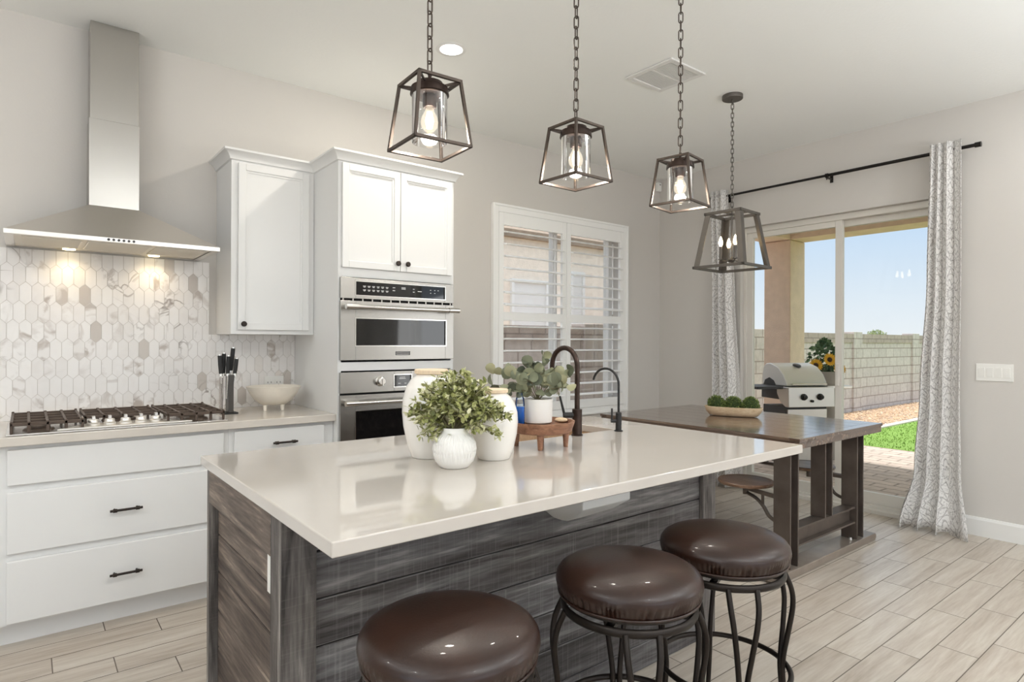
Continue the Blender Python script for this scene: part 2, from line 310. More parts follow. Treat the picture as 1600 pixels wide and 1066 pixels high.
def damask():
    m = bpy.data.materials.new('damask'); m.use_nodes = True; MATS['damask'] = m
    N, L = nodes_of(m); p = N['Principled BSDF']; p.inputs['Roughness'].default_value = 0.9
    p.inputs['Sheen Weight'].default_value = 0.1
    uv = N.new('ShaderNodeUVMap'); s = N.new('ShaderNodeSeparateXYZ'); L.new(uv.outputs[0], s.inputs[0])
    def M(op, a, b=None, c=None):
        n = N.new('ShaderNodeMath'); n.operation = op
        for i, v in enumerate((a, b, c)):
            if v is None: continue
            if isinstance(v, (int, float)): n.inputs[i].default_value = v
            else: L.new(v, n.inputs[i])
        return n.outputs[0]
    pw, ph = 0.26, 0.42
    X = M('DIVIDE', s.outputs[0], pw); Y = M('DIVIDE', s.outputs[1], ph)
    def cell(ox, oy):
        a = M('SUBTRACT', M('FRACT', M('ADD', X, ox)), 0.5); b = M('SUBTRACT', M('FRACT', M('ADD', Y, oy)), 0.5)
        # ogee distance: pointed oval
        d = M('ADD', M('SQRT', M('ADD', M('POWER', M('MULTIPLY', a, 1.8), 2.0), M('POWER', M('MULTIPLY', b, 1.65), 2.0))), M('MULTIPLY', M('MULTIPLY', M('ABSOLUTE', a), M('ABSOLUTE', b)), 1.2))
        ang = M('ARCTAN2', M('MULTIPLY', a, pw), M('MULTIPLY', b, ph)); return a, b, d, ang
    def lines(ox, oy):
        a, b, d, ang = cell(ox, oy)
        wob = M('MULTIPLY', M('SINE', M('MULTIPLY', ang, 14.0)), 0.035)
        q = M('ADD', d, wob)
        r1 = M('LESS_THAN', M('ABSOLUTE', M('SUBTRACT', d, 0.95)), 0.018)
        r2 = M('LESS_THAN', M('ABSOLUTE', M('SUBTRACT', q, 0.74)), 0.02)
        r3 = M('LESS_THAN', M('ABSOLUTE', M('SUBTRACT', d, 0.55)), 0.013)
        r4 = M('LESS_THAN', M('ABSOLUTE', M('SUBTRACT', M('ADD', d, M('MULTIPLY', wob, 2.2)), 0.33)), 0.03)
        r5 = M('LESS_THAN', M('ABSOLUTE', M('SUBTRACT', q, 0.14)), 0.03)
        dots = M('GREATER_THAN', M('MULTIPLY', M('SINE', M('MULTIPLY', X, 75.0)), M('SINE', M('MULTIPLY', Y, 120.0))), 0.72)
        band = M('MULTIPLY', dots, M('LESS_THAN', M('ABSOLUTE', M('SUBTRACT', d, 0.84)), 0.06))
        inside = M('LESS_THAN', d, 1.0)
        tot = M('MAXIMUM', M('MAXIMUM', M('MAXIMUM', r1, r2), M('MAXIMUM', r3, r4)), M('MAXIMUM', r5, band))
        return M('MULTIPLY', tot, inside)
    nf = N.new('ShaderNodeTexNoise'); nf.inputs['Scale'].default_value = 16; nf.inputs['Detail'].default_value = 1; L.new(uv.outputs[0], nf.inputs['Vector'])
    scroll = M('MULTIPLY', M('LESS_THAN', M('ABSOLUTE', M('SUBTRACT', M('FRACT', M('MULTIPLY', nf.outputs['Fac'], 7.0)), 0.5)), 0.08), 0.55)
    f = M('MAXIMUM', M('MAXIMUM', lines(0, 0), lines(0.5, 0.5)), scroll)
    n = N.new('ShaderNodeTexNoise'); n.inputs['Scale'].default_value = 55; n.inputs['Detail'].default_value = 4; L.new(uv.outputs[0], n.inputs['Vector'])
    f2 = M('MULTIPLY', f, M('MULTIPLY_ADD', n.outputs['Fac'], 1.6, -0.15))
    mx = N.new('ShaderNodeMix'); mx.data_type = 'RGBA'; mx.inputs[6].default_value = rgb(230, 228, 226); mx.inputs[7].default_value = rgb(148, 144, 142)
    mx.clamp_factor = True
    L.new(f2, mx.inputs[0]); L.new(mx.outputs[2], p.inputs['Base Color'])
damask()

# ------------------------------------------------------------------ mesh builder
class MB:
    def __init__(self): self.v = []; self.f = []; self.uv = None
    def add(self, vs, fs):
        o = len(self.v); self.v += [tuple(p) for p in vs]; self.f += [tuple(i + o for i in q) for q in fs]; return self
    def box(self, x0, x1, y0, y1, z0, z1):
        vs = [(x, y, z) for x in (x0, x1) for y in (y0, y1) for z in (z0, z1)]
        return self.add(vs, [(0, 1, 3, 2), (4, 6, 7, 5), (0, 4, 5, 1), (2, 3, 7, 6), (0, 2, 6, 4), (1, 5, 7, 3)])
    def hexa(self, a, b):
        """a, b: two quads (4 points each, same winding) joined into a closed solid"""
        return self.add(list(a) + list(b), [(3, 2, 1, 0), (4, 5, 6, 7), (0, 1, 5, 4), (1, 2, 6, 5), (2, 3, 7, 6), (3, 0, 4, 7)])
    def loops(self, rings, cap0=True, cap1=True, closed=False):
        n = len(rings[0]); vs = [p for r in rings for p in r]; fs = []
        m = len(rings)
        for i in range(m if closed else m - 1):
            j = (i + 1) % m
            for k in range(n):
                fs.append((i * n + k, i * n + (k + 1) % n, j * n + (k + 1) % n, j * n + k))
        if not closed:
            if cap0: fs.append(tuple(reversed(range(n))))
            if cap1: fs.append(tuple((m - 1) * n + k for k in range(n)))
        return self.add(vs, fs)
    def lathe(self, prof, cx=0, cy=0, cz=0, n=32, mod=None, cap0=True, cap1=True):
        rings = []
        for i, (r, z) in enumerate(prof):
            ring = []
            for k in range(n):
                a = 2 * PI * k / n
                rr, zz = (r, z) if mod is None else mod(i, a, r, z)
                ring.append((cx + rr * math.cos(a), cy + rr * math.sin(a), cz + zz))
            rings.append(ring)
        return self.loops(rings, cap0, cap1)
    def cyl(self, p0, p1, r0, r1=None, n=16):
        return self.tube([p0, p1], [r0, r0 if r1 is None else r1], n)
    def tube(self, path, r, n=10, closed=False, flat=None):
        """flat=(a,b): elliptical/rectangular section scale"""
        P = [Vector(p) for p in path]; m = len(P); rings = []
        rs = r if isinstance(r, (list, tuple)) else [r] * m
        t_prev = None; nrm = None
        for i in range(m):
            if closed: t = (P[(i + 1) % m] - P[i - 1]).normalized()
            else: t = (P[min(i + 1, m - 1)] - P[max(i - 1, 0)]).normalized()
            if nrm is None:
                a = Vector((0, 0, 1)) if abs(t.z) < 0.9 else Vector((1, 0, 0))
                nrm = (a - t * a.dot(t)).normalized()
            else: nrm = (nrm - t * nrm.dot(t)).normalized()
            b = t.cross(nrm); sa, sb = flat or (1, 1)
            rings.append([P[i] + (nrm * math.cos(2 * PI * k / n) * sa + b * math.sin(2 * PI * k / n) * sb) * rs[i] for k in range(n)])
        return self.loops(rings, closed=closed)
    def bar(self, p0, p1, w, h=None, side=None):
        """square bar from p0 to p1; side = direction of the w face"""
        h = w if h is None else h
        a, b = Vector(p0), Vector(p1); t = (b - a).normalized()
        s = Vector(side) if side else (Vector((0, 0, 1)) if abs(t.z) < 0.95 else Vector((1, 0, 0)))
        s = (s - t * s.dot(t)).normalized(); q = t.cross(s)
        ring = lambda c: [c + s * w / 2 + q * h / 2, c - s * w / 2 + q * h / 2, c - s * w / 2 - q * h / 2, c + s * w / 2 - q * h / 2]
        return self.loops([ring(a), ring(b)])
    def prism(self, pts, axis, a0, a1):
        """2-D outline pts extruded along axis: 'x' -> (y,z), 'y' -> (x,z), 'z' -> (x,y)"""
        def P(p, a): return {'x': (a, p[0], p[1]), 'y': (p[0], a, p[1]), 'z': (p[0], p[1], a)}[axis]
        return self.loops([[P(p, a0) for p in pts], [P(p, a1) for p in pts]])
    def sphere(self, c, r, nu=16, nv=10, sq=(1, 1, 1)):
        prof = [(r * math.sin(PI * (i + 0.02) / (nv + 0.04)), -r * math.cos(PI * (i + 0.02) / (nv + 0.04))) for i in range(nv + 1)]
        o = len(self.v); self.lathe(prof, n=nu)
        for i in range(o, len(self.v)):
            x, y, z = self.v[i]; self.v[i] = (c[0] + x * sq[0], c[1] + y * sq[1], c[2] + z * sq[2])
        return self
    def xform(self, fn): self.v = [tuple(fn(p)) for p in self.v]; return self

def finish(name, me, material, parent=None, smooth=None, bevel=None, seg=2):
    if material: me.materials.append(MATS[material])
    o = bpy.data.objects.new(name, me); COL.objects.link(o)
    if parent is not None:
        o.parent = parent
        if parent.type == 'EMPTY': o.matrix_parent_inverse = Matrix.Translation(-parent.location)
    if smooth is not None:
        me.polygons.foreach_set('use_smooth', [True] * len(me.polygons)); me.set_sharp_from_angle(angle=math.radians(smooth))
    if bevel:
        b = o.modifiers.new('edge', 'BEVEL'); b.width = bevel; b.segments = seg; b.limit_method = 'ANGLE'; b.angle_limit = math.radians(40)
        if smooth is None:
            me.polygons.foreach_set('use_smooth', [True] * len(me.polygons)); b.harden_normals = True
    return o
def build(mb, name, material, parent=None, smooth=None, bevel=None, seg=2):
    me = bpy.data.meshes.new(name); me.from_pydata(mb.v, [], mb.f); me.validate(); me.update()
    return finish(name, me, material, parent, smooth, bevel, seg)
def tag(o, label, cat, group=None, kind=None):
    o['label'] = label; o['category'] = cat
    if group: o['group'] = group
    if kind: o['kind'] = kind
    return o
def thing(name, label, cat, loc=(0, 0, 0), group=None):
    o = bpy.data.objects.new(name, None); COL.objects.link(o); o.location = loc; o.empty_display_size = 0.1
    return tag(o, label, cat, group)
def struct(mb, name, material, parent=None, **kw):
    o = build(mb, name, material, parent, **kw)
    if parent is None: o['kind'] = 'structure'
    return o
def dup(root, loc, rz=0.0, label=None):
    r = root.copy(); COL.objects.link(r); r.location = loc; r.rotation_euler = (0, 0, rz)
    if label: r['label'] = label
    for ch in list(root.children):
        c = ch.copy(); COL.objects.link(c); c.parent = r
        for g in list(ch.children):
            d = g.copy(); COL.objects.link(d); d.parent = c
    return r
def circle(c, r, n=32, axis='z', a0=0, a1=2 * PI):
    out = []
    for k in range(n):
        a = a0 + (a1 - a0) * k / n
        u, w = r * math.cos(a), r * math.sin(a)
        out.append({'z': (c[0] + u, c[1] + w, c[2]), 'y': (c[0] + u, c[1], c[2] + w), 'x': (c[0], c[1] + u, c[2] + w)}[axis])
    return out
def smooth_path(pts, n=8):
    """Catmull-Rom through pts"""
    P = [Vector(p) for p in pts]; out = []
    for i in range(len(P) - 1):
        a, b, c, d = P[max(i - 1, 0)], P[i], P[i + 1], P[min(i + 2, len(P) - 1)]
        for k in range(n):
            t = k / n
            out.append(0.5 * ((2 * b) + (c - a) * t + (2 * a - 5 * b + 4 * c - d) * t * t + (3 * b - a - 3 * c + d) * t ** 3))
    out.append(P[-1]); return out

# ------------------------------------------------------------------ the room
WX, WY, CZ = 5.18, 4.055, 3.015       # right wall, kitchen wall, ceiling
LX, BY = -3.5, -4.5                   # left and rear walls behind the camera
T = 0.2
def wall_x(name, x0, x1, ya, yb, za, zb, holes):
    """wall slab x0..x1 spanning ya..yb, za..zb with rectangular holes [(y0,y1,z0,z1)] sorted in y"""
    m = MB(); y = ya
    for h in holes:
        if h[0] > y: m.box(x0, x1, y, h[0], za, zb)
        if h[2] > za: m.box(x0, x1, h[0], h[1], za, h[2])
        if h[3] < zb: m.box(x0, x1, h[0], h[1], h[3], zb)
        y = h[1]
    m.box(x0, x1, y, yb, za, zb); return struct(m, name, 'wall_paint')
def wall_y(name, y0, y1, xa, xb, za, zb, holes):
    m = MB(); x = xa
    for h in holes:
        if h[0] > x: m.box(x, h[0], y0, y1, za, zb)
        if h[2] > za: m.box(h[0], h[1], y0, y1, za, h[2])
        if h[3] < zb: m.box(h[0], h[1], y0, y1, h[3], zb)
        x = h[1]
    m.box(x, xb, y0, y1, za, zb); return struct(m, name, 'wall_paint')
WIN = (3.055, 4.585, 0.72, 2.40)       # kitchen window opening (x0,x1,z0,z1)
DOOR = (1.45, 3.13, 0.0, 2.39)         # sliding door opening (y0,y1,z0,z1)
wall_y('wall_kitchen', WY, WY + T, LX - T, WX + T, -0.08, CZ + 0.1, [WIN])
wall_x('wall_right', WX, WX + T, BY, WY, -0.08, CZ + 0.1, [(-2.65, -1.15, 0.0, 2.39), DOOR])
wall_y('wall_rear', BY - T, BY, LX - T, WX + T, -0.08, CZ + 0.1, [(-1.8, 3.6, 0.5, 2.6)])
wall_x('wall_left', LX - T, LX, BY, WY, -0.08, CZ + 0.1, [(-2.4, 1.2, 0.5, 2.6)])
struct(MB().box(LX - T, WX + T, BY - T, WY + T, CZ, CZ + 0.1), 'ceiling', 'ceiling_paint')

# floor: wood-look planks, each row shifted by a third
def floor():
    m = MB(); L_, Wd, g = 0.61, 0.15, 0.0021
    k0 = int((BY - 1.40) / Wd) - 1; k1 = int((WY - 1.40) / Wd) + 1
    for k in range(k0, k1 + 1):
        y0 = max(1.40 + k * Wd + g, BY); y1 = min(1.40 + (k + 1) * Wd - g, WY)
        if y1 <= y0: continue
        x = 3.56 - k * 0.2045; x -= math.ceil((x - LX) / L_) * L_
        while x < WX:
            a = max(x + g, LX); b = min(x + L_ - g, WX)
            if b > a: m.add([(a, y0, 0), (b, y0, 0), (b, y1, 0), (a, y1, 0)], [(0, 1, 2, 3)])
            x += L_
    f = struct(m, 'floor', 'floor_plank')
    build(MB().box(LX - T, WX + T, BY - T, WY + T, -0.06, -0.0015), 'floor_grout', 'floor_grout', f)
floor()
# baseboards of the right wall and the kitchen wall
bb = [(0, 0), (0.016, 0), (0.016, 0.11), (0.010, 0.128), (0, 0.128)]
m = MB(); m.prism([(WX - p[0], p[1]) for p in bb], 'y', -1.15, DOOR[0]); m.prism([(WX - p[0], p[1]) for p in bb], 'y', DOOR[1], WY - 0.016)
m.prism([(WX - p[0], p[1]) for p in bb], 'y', BY, -2.65)
struct(m, 'baseboard_right', 'trim_white')
m = MB(); m.prism([(WY - p[0], p[1]) for p in bb], 'x', 2.17, WX)
struct(m, 'baseboard_kitchen', 'trim_white')

# ------------------------------------------------------------------ tiled backsplash
def clip(poly, lo, hi, ax):
    for s, lim in ((1, lo), (-1, hi)):
        out = []
        for i in range(len(poly)):
            a, b = poly[i - 1], poly[i]
            da, db = s * (a[ax] - lim), s * (b[ax] - lim)
            if (da >= 0) != (db >= 0):
                t = da / (da - db); out.append(tuple(a[j] + (b[j] - a[j]) * t for j in (0, 1)))
            if db >= 0: out.append(b)
        poly = out
        if len(poly) < 3: return []
    return poly
def backsplash():
    m = MB(); pw, rp, pt, g = 0.0505, 0.0975, 0.024, 0.0011
    regs = [(-1.2, 0.87, 0.914, 1.80), (0.87, 1.389, 0.914, 1.366)]
    for X0, X1, Z0, Z1 in regs:
        for r in range(-1, 11):
            for c in range(-26, 30):
                cx = c * pw + (pw / 2 if r % 2 else 0); z0 = 0.925 + r * rp
                w, h = pw / 2 - g, rp + pt - 2 * g
                p = [(cx - w, z0 + pt), (cx, z0 + g), (cx + w, z0 + pt), (cx + w, z0 + rp), (cx, z0 + h), (cx - w, z0 + rp)]
                q = clip(clip(p, X0, X1, 0), Z0, Z1, 1)
                if len(q) < 3: continue
                n = len(q)
                m.add([(a, WY - 0.0075, b) for a, b in q] + [(a, WY - 0.0045, b) for a, b in q],
                      [tuple(range(n))] + [(i, n + i, n + (i + 1) % n, (i + 1) % n) for i in range(n)])
    t = tag(build(m, 'backsplash', 'marble_tile'), 'white and taupe marble tile backsplash of elongated hexagons under the hood', 'backsplash')
    mg = MB()
    for X0, X1, Z0, Z1 in regs: mg.box(X0, X1, WY - 0.0052, WY - 0.0004, Z0, Z1)
    build(mg, 'grout', 'grout', t)
backsplash()

# ------------------------------------------------------------------ cabinets
def shaker(name, x0, x1, z0, z1, y, parent, rail=0.04, depth=0.019, rec=0.011):
    """framed door facing -Y with a recessed centre"""
    m = MB(); yb = y + depth
    m.box(x0, x0 + rail, y, yb, z0, z1).box(x1 - rail, x1, y, yb, z0, z1)
    m.box(x0 + rail, x1 - rail, y, yb, z1 - rail, z1).box(x0 + rail, x1 - rail, y, yb, z0, z0 + rail)
    o = build(m, name, 'white_paint', parent, bevel=0.0025)
    p = MB(); a, b, c, d = x0 + rail - 0.001, x1 - rail + 0.001, z0 + rail - 0.001, z1 - rail + 0.001; s = 0.012
    p.box(a, b, y + rec, yb - 0.001, c, d)
    p.prism([(a, c), (a + s, c), (a + s, d), (a, d)], 'y', y + rec * 0.55, y + rec + .001)
    p.prism([(b - s, c), (b, c), (b, d), (b - s, d)], 'y', y + rec * 0.55, y + rec + .001)
    p.prism([(a + s, c), (b - s, c), (b - s, c + s), (a + s, c + s)], 'y', y + rec * 0.55, y + rec + .001)
    p.prism([(a + s, d - s), (b - s, d - s), (b - s, d), (a + s, d)], 'y', y + rec * 0.55, y + rec + .001)
    build(p, 'panel', 'white_paint', o)
    return o
def knob(x, y, z, parent, r=0.0155):
    m = MB(); prof = [(0.006, 0), (0.006, 0.012), (r, 0.016), (r, 0.024), (r * 0.7, 0.028)]
    m.lathe(prof, n=20); m.xform(lambda p: (x + p[0], y - p[2], z + p[1]))
    build(m, 'knob', 'bronze', parent, smooth=40)
def bar_pull(x0, x1, y, z, parent):
    m = MB(); yy = y - 0.03
    m.cyl((x0, yy, z), (x1, yy, z), 0.0058, n=14)
    for x in (x0 + 0.02, x1 - 0.02):
        m.cyl((x, y, z), (x, yy, z), 0.0048, n=10); m.cyl((x - 0.008, yy, z), (x + 0.008, yy, z), 0.0088, n=14)
    build(m, 'handle', 'bronze', parent, smooth=40)
def slab(name, x0, x1, z0, z1, y, parent, d=0.02):
    return build(MB().box(x0, x1, y, y + d, z0, z1), name, 'white_paint', parent, bevel=0.004, seg=3)
YF, YD = 3.405, 3.385                  # face frame and drawer front planes
def base_cabinet(name, label, x0, x1, fronts):
    t = thing(name, label, 'cabinet', ((x0 + x1) / 2, 3.7, 0))
    build(MB().box(x0, x1, YF, WY - 0.01, 0.1, 0.874), 'carcass', 'white_paint', t)
    build(MB().box(x0, x1, 3.463, 3.48, 0.0, 0.1), 'toe_kick', 'white_paint', t)
    for (nm, a, b, c, d, pull) in fronts:
        f = slab(nm, a, b, c, d, YD, t)
        if pull: bar_pull(pull[0], pull[1], YD, pull[2], f)
    return t
base_cabinet('base_cabinet', 'wide white base cabinet with three drawers under the gas cooktop', -0.085, 0.826,
    [('false_front', -0.06, 0.802, 0.703, 0.856, None), ('drawer', -0.06, 0.802, 0.409, 0.673, (0.308, 0.438, 0.541)), ('drawer', -0.06, 0.802, 0.11, 0.378, (0.308, 0.438, 0.244))])
base_cabinet('base_cabinet', 'white base cabinet with a small drawer beside the tall oven cabinet', 0.827, 1.388,
    [('drawer', 0.852, 1.331, 0.703, 0.856, (1.04, 1.17, 0.782)), ('door', 0.852, 1.331, 0.11, 0.673, None)])
base_cabinet('base_cabinet', 'white base cabinet cut by the frame edge, beyond the cooktop drawers', -0.90, -0.086,
    [('drawer', -0.875, -0.112, 0.703, 0.856, (-0.56, -0.43, 0.78)), ('door', -0.875, -0.112, 0.11, 0.673, None)])
m = MB().box(-0.92, 1.388, 3.358, WY - 0.008, 0.875, 0.914)
tag(build(m, 'kitchen_countertop', 'quartz_beige', bevel=0.003), 'beige quartz countertop running along the tiled wall under the cooktop', 'countertop')

def crown(m, x0, x1, y0, z, left=True, right=True, yb=WY - 0.002):
    """stepped crown swept around front (y0) and sides from z up"""
    prof = [(0, 0), (0.010, 0.004), (0.012, 0.014), (0.026, 0.036), (0.040, 0.044), (0.046, 0.046), (0.046, 0.058), (0, 0.058)]
    rings = []
    for d, h in prof:
        a = x0 - (d if left else 0); b = x1 + (d if right else 0)
        rings.append([(a, yb, z + h), (a, y0 - d, z + h), (b, y0 - d, z + h), (b, yb, z + h)])
    return m.loops(rings)
# tall oven cabinet
t = thing('oven_cabinet', 'tall white cabinet housing the two steel ovens', 'cabinet', (1.775, 3.7, 0))
TX0, TX1, TY = 1.39, 2.168, 3.345
m = MB(); m.box(TX0, TX0 + 0.02, TY, WY - 0.002, 0.0, 2.36).box(TX1 - 0.02, TX1, TY, WY - 0.002, 0.0, 2.36)
m.box(TX0 + 0.02, TX1 - 0.02, TY + 0.55, WY - 0.002, 0.1, 2.36)
m.box(TX0 + 0.02, TX1 - 0.02, TY, WY - 0.14, 1.70, 1.745).box(TX0 + 0.02, TX1 - 0.02, TY, WY - 0.14, 1.158, 1.208)
m.box(TX0 + 0.02, TX1 - 0.02, TY, WY - 0.14, 0.1, 0.44).box(TX0 + 0.02, TX1 - 0.02, TY, WY - 0.14, 1.745, 2.36)
build(m, 'carcass', 'white_paint', t)
d1 = shaker('door', 1.408, 1.7735, 1.752, 2.348, TY - 0.021, t); knob(1.752, TY - 0.021, 1.797, d1)
d2 = shaker('door', 1.7775, 2.146, 1.752, 2.348, TY - 0.021, t); knob(1.817, TY - 0.021, 1.797, d2)
slab('drawer', 1.41, 2.146, 0.12, 0.42, TY - 0.021, t)
build(crown(MB(), TX0, TX1, TY, 2.358), 'crown_moulding', 'white_paint', t, bevel=0.001)
# wall cabinet
t = thing('hanging_cabinet', 'white single-door wall cabinet between the hood and the oven cabinet', 'cabinet', (1.15, 3.88, 1.367))
UX0, UX1, UY = 0.912, 1.388, 3.715
m = MB().box(UX0, UX1, UY, WY - 0.002, 1.367, 2.36)
build(m, 'carcass', 'white_paint', t, bevel=0.0015)
d = shaker('door', 0.946, 1.352, 1.392, 2.345, UY - 0.021, t); knob(0.973, UY - 0.021, 1.425, d)
m = MB()
crown(m, UX0, 1.3885, UY, 2.358, right=False)
build(m, 'crown_moulding', 'white_paint', t, bevel=0.001)

# ------------------------------------------------------------------ ovens
def towel_bar(x0, x1, y, z, parent):
    yy = 3.262; m = MB(); m.cyl((x0 + 0.04, yy, z), (x1 - 0.04, yy, z), 0.0125, n=18)
    for a, b in ((x0, x0 + 0.075), (x1 - 0.075, x1)): m.cyl((a, yy, z), (b, yy, z), 0.0165, n=18)
    for x in (x0 + 0.035, x1 - 0.035): m.box(x - 0.013, x + 0.013, yy, y, z - 0.012, z + 0.012)
    build(m, 'handle', 'steel_bright', parent, smooth=40)
def framed_plate(x0, x1, z0, z1, hx0, hx1, hz0, hz1, y0, y1):
    m = MB(); m.box(x0, hx0, y0, y1, z0, z1).box(hx1, x1, y0, y1, z0, z1)
    m.box(hx0, hx1, y0, y1, z0, hz0).box(hx0, hx1, y0, y1, hz1, z1); return m
def bezel(x0, x1, z0, z1, y, parent, w=0.006):
    m = framed_plate(x0 - w, x1 + w, z0 - w, z1 + w, x0, x1, z0, z1, y - 0.003, y + 0.002)
    build(m, 'trim', 'steel_bright', parent)
YO = 3.325
OX0, OX1 = 1.399, 2.159
t = thing('microwave_oven', 'upper built-in steel oven with a black touch panel and a wide low window', 'oven', (1.775, 3.33, 1.218))
build(MB().box(OX0 + 0.015, OX1 - 0.015, YO + 0.03, TY + 0.5, 1.225, 1.69), 'body', 'matte_black', t)
cp = build(framed_plate(OX0, OX1, 1.575, 1.695, 1.49, 2.092, 1.597, 1.674, YO, YO + 0.03), 'control_panel', 'steel_h', t, bevel=0.002)
bezel(1.49, 2.092, 1.597, 1.674, YO, cp, 0.005)
dp = build(MB().box(1.49, 2.092, YO + 0.006, YO + 0.012, 1.597, 1.674), 'display', 'black_glass', cp)
m = MB(); random.seed(3)
for i in range(6):
    for j in range(2):
        x = 1.545 + i * 0.029; z = 1.648 - j * 0.022
        m.box(x - 0.009, x + 0.009, YO + 0.0045, YO + 0.0062, z + 0.001, z + 0.004)
        m.box(x - 0.006, x + 0.006, YO + 0.0045, YO + 0.0062, z - 0.005, z - 0.002)
for x, z, w in ((1.735, 1.652, .008), (1.735, 1.634, .008), (1.80, 1.655, .014), (1.80, 1.647, .014), (1.87, 1.65, .006), (1.87, 1.632, .006), (1.912, 1.638, .014), (1.99, 1.65, .004), (1.99, 1.632, .004), (2.02, 1.65, .004), (2.02, 1.632, .004), (2.045, 1.65, .004)):
    m.box(x - w, x + w, YO + 0.0045, YO + 0.0062, z - 0.002, z + 0.002)
build(m, 'lettering', 'panel_mark', cp)
vm = MB().box(OX0 + 0.004, OX1 - 0.004, YO + 0.012, YO + 0.03, 1.562, 1.575)
vs = build(vm, 'vent', 'dark_gap', t)
m = MB()
for i in range(13): m.box(1.41 + i * 0.06, 1.41 + i * 0.06 + 0.008, YO + 0.002, YO + 0.02, 1.562, 1.575)
build(m, 'vent_grille', 'steel_h', vs)
dr = build(framed_plate(OX0, OX1, 1.219, 1.562, 1.491, 2.098, 1.305, 1.46, YO, YO + 0.03), 'door', 'steel_h', t, bevel=0.002)
bezel(1.491, 2.098, 1.305, 1.46, YO, dr)
build(MB().box(1.491, 2.098, YO + 0.006, YO + 0.012, 1.305, 1.46), 'window', 'black_glass', dr)
towel_bar(1.404, 2.157, YO, 1.525, dr)
m = framed_plate(1.746, 1.842, 1.246, 1.269, 1.750, 1.838, 1.250, 1.265, YO - 0.003, YO + 0.001)
for i in range(9): m.box(1.754 + i * 0.0092, 1.760 + i * 0.0092, YO - 0.0025, YO + 0.001, 1.254, 1.262)
build(m, 'badge', 'grill_dark', dr)

t = thing('built_in_oven', 'lower built-in steel oven with a round dial and small display', 'oven', (1.775, 3.33, 0.44))
build(MB().box(OX0 + 0.015, OX1 - 0.015, YO + 0.03, TY + 0.5, 0.45, 1.145), 'body', 'matte_black', t)
cp = build(framed_plate(OX0, OX1, 1.03, 1.15, 1.737, 1.852, 1.058, 1.126, YO, YO + 0.03), 'control_panel', 'steel_h', t, bevel=0.002)
bezel(1.737, 1.852, 1.058, 1.126, YO, cp, 0.006)
build(MB().box(1.737, 1.852, YO + 0.006, YO + 0.012, 1.058, 1.126), 'display', 'black_glass', cp)
m = MB()
for x, z, w in ((1.795, 1.112, .018), (1.795, 1.104, .022), (1.775, 1.075, .008), (1.815, 1.075, .008)): m.box(x - w, x + w, YO + 0.0045, YO + 0.0062, z - 0.002, z + 0.002)
build(m, 'lettering', 'panel_mark', cp)
for kx in (1.643, 1.946):
    m = MB().lathe([(0.03, 0), (0.03, 0.006), (0.024, 0.01), (0.023, 0.036), (0.019, 0.04)], n=28)
    m.box(-0.004, 0.004, -0.024, 0.024, 0.036, 0.046); m.xform(lambda p: (kx + p[0], YO - p[2], 1.094 + p[1]))
    build(m, 'dial', 'steel_bright', cp, smooth=40)
build(MB().box(OX0 + 0.004, OX1 - 0.004, YO + 0.012, YO + 0.03, 1.019, 1.03), 'vent', 'dark_gap', t)
dr = build(framed_plate(OX0, OX1, 0.45, 1.019, 1.492, 2.066, 0.56, 0.925, YO, YO + 0.03), 'door', 'steel_h', t, bevel=0.002)
bezel(1.492, 2.066, 0.56, 0.925, YO, dr)
build(MB().box(1.492, 2.066, YO + 0.006, YO + 0.012, 0.56, 0.925), 'window', 'black_glass', dr)
towel_bar(1.404, 2.157, YO, 0.977, dr)

# ------------------------------------------------------------------ range hood
t = thing('range_hood', 'stainless steel pyramid range hood with a tall chimney above the cooktop', 'range hood', (0.37, 4.05, 1.808))
HX0, HX1, HY = -0.079, 0.815, 3.55
cx0, cx1, cy = 0.258, 0.486, 3.9
m = MB()
lip = [(HX0, WY - 0.001), (HX0, HY), (HX1, HY), (HX1, WY - 0.001)]
m.loops([[(x, y, 1.808) for x, y in lip], [(x, y, 1.828) for x, y in lip],
         [(cx0, WY - 0.001, 2.04), (cx0, cy, 2.04), (cx1, cy, 2.04), (cx1, WY - 0.001, 2.04)]], cap0=False)
m.loops([[(x, y, 1.8078) for x, y in lip], [(HX0 + 0.035, WY - 0.012, 1.8078), (HX0 + 0.035, HY + 0.03, 1.8078), (HX1 - 0.035, HY + 0.03, 1.8078), (HX1 - 0.035, WY - 0.012, 1.8078)]], cap0=False, cap1=False)
build(m, 'canopy', 'steel', t)
build(MB().box(HX0 + 0.035, HX1 - 0.035, HY + 0.03, WY - 0.012, 1.811, 1.816), 'filter_tray', 'hood_filter', t)
for a, b in ((HX0 + 0.06, 0.215), (0.235, 0.505), (0.525, HX1 - 0.06)):
    m = MB().box(a, b, HY + 0.06, HY + 0.38, 1.806, 1.812)
    for i in range(14): m.box(a + 0.006, b - 0.006, HY + 0.075 + i * 0.0215, HY + 0.083 + i * 0.0215, 1.8045, 1.8065)
    build(m, 'filter', 'hood_filter', t)
for x in (0.178, 0.566):
    build(MB().lathe([(0.028, 1.803), (0.028, 1.809)], x, 3.968, 0, 24), 'lamp', 'hood_glow', t, smooth=40)
    ld = bpy.data.lights.new('hood_lamp', 'SPOT'); ld.energy = 3.0; ld.color = (1.0, 0.78, 0.5); ld.spot_size = math.radians(150); ld.spot_blend = 1.0; ld.shadow_soft_size = 0.025
    lo = bpy.data.objects.new('hood_lamp_light', ld); COL.objects.link(lo); lo.location = (x, 3.968, 1.80); lo.rotation_euler = (0, 0, 0)
m = MB()
for i in range(6): m.cyl((0.315 + i * 0.021, HY - 0.004, 1.8185), (0.315 + i * 0.021, HY + 0.002, 1.8185), 0.006, n=12)
build(m, 'button_row', 'grill_dark', t, smooth=40)
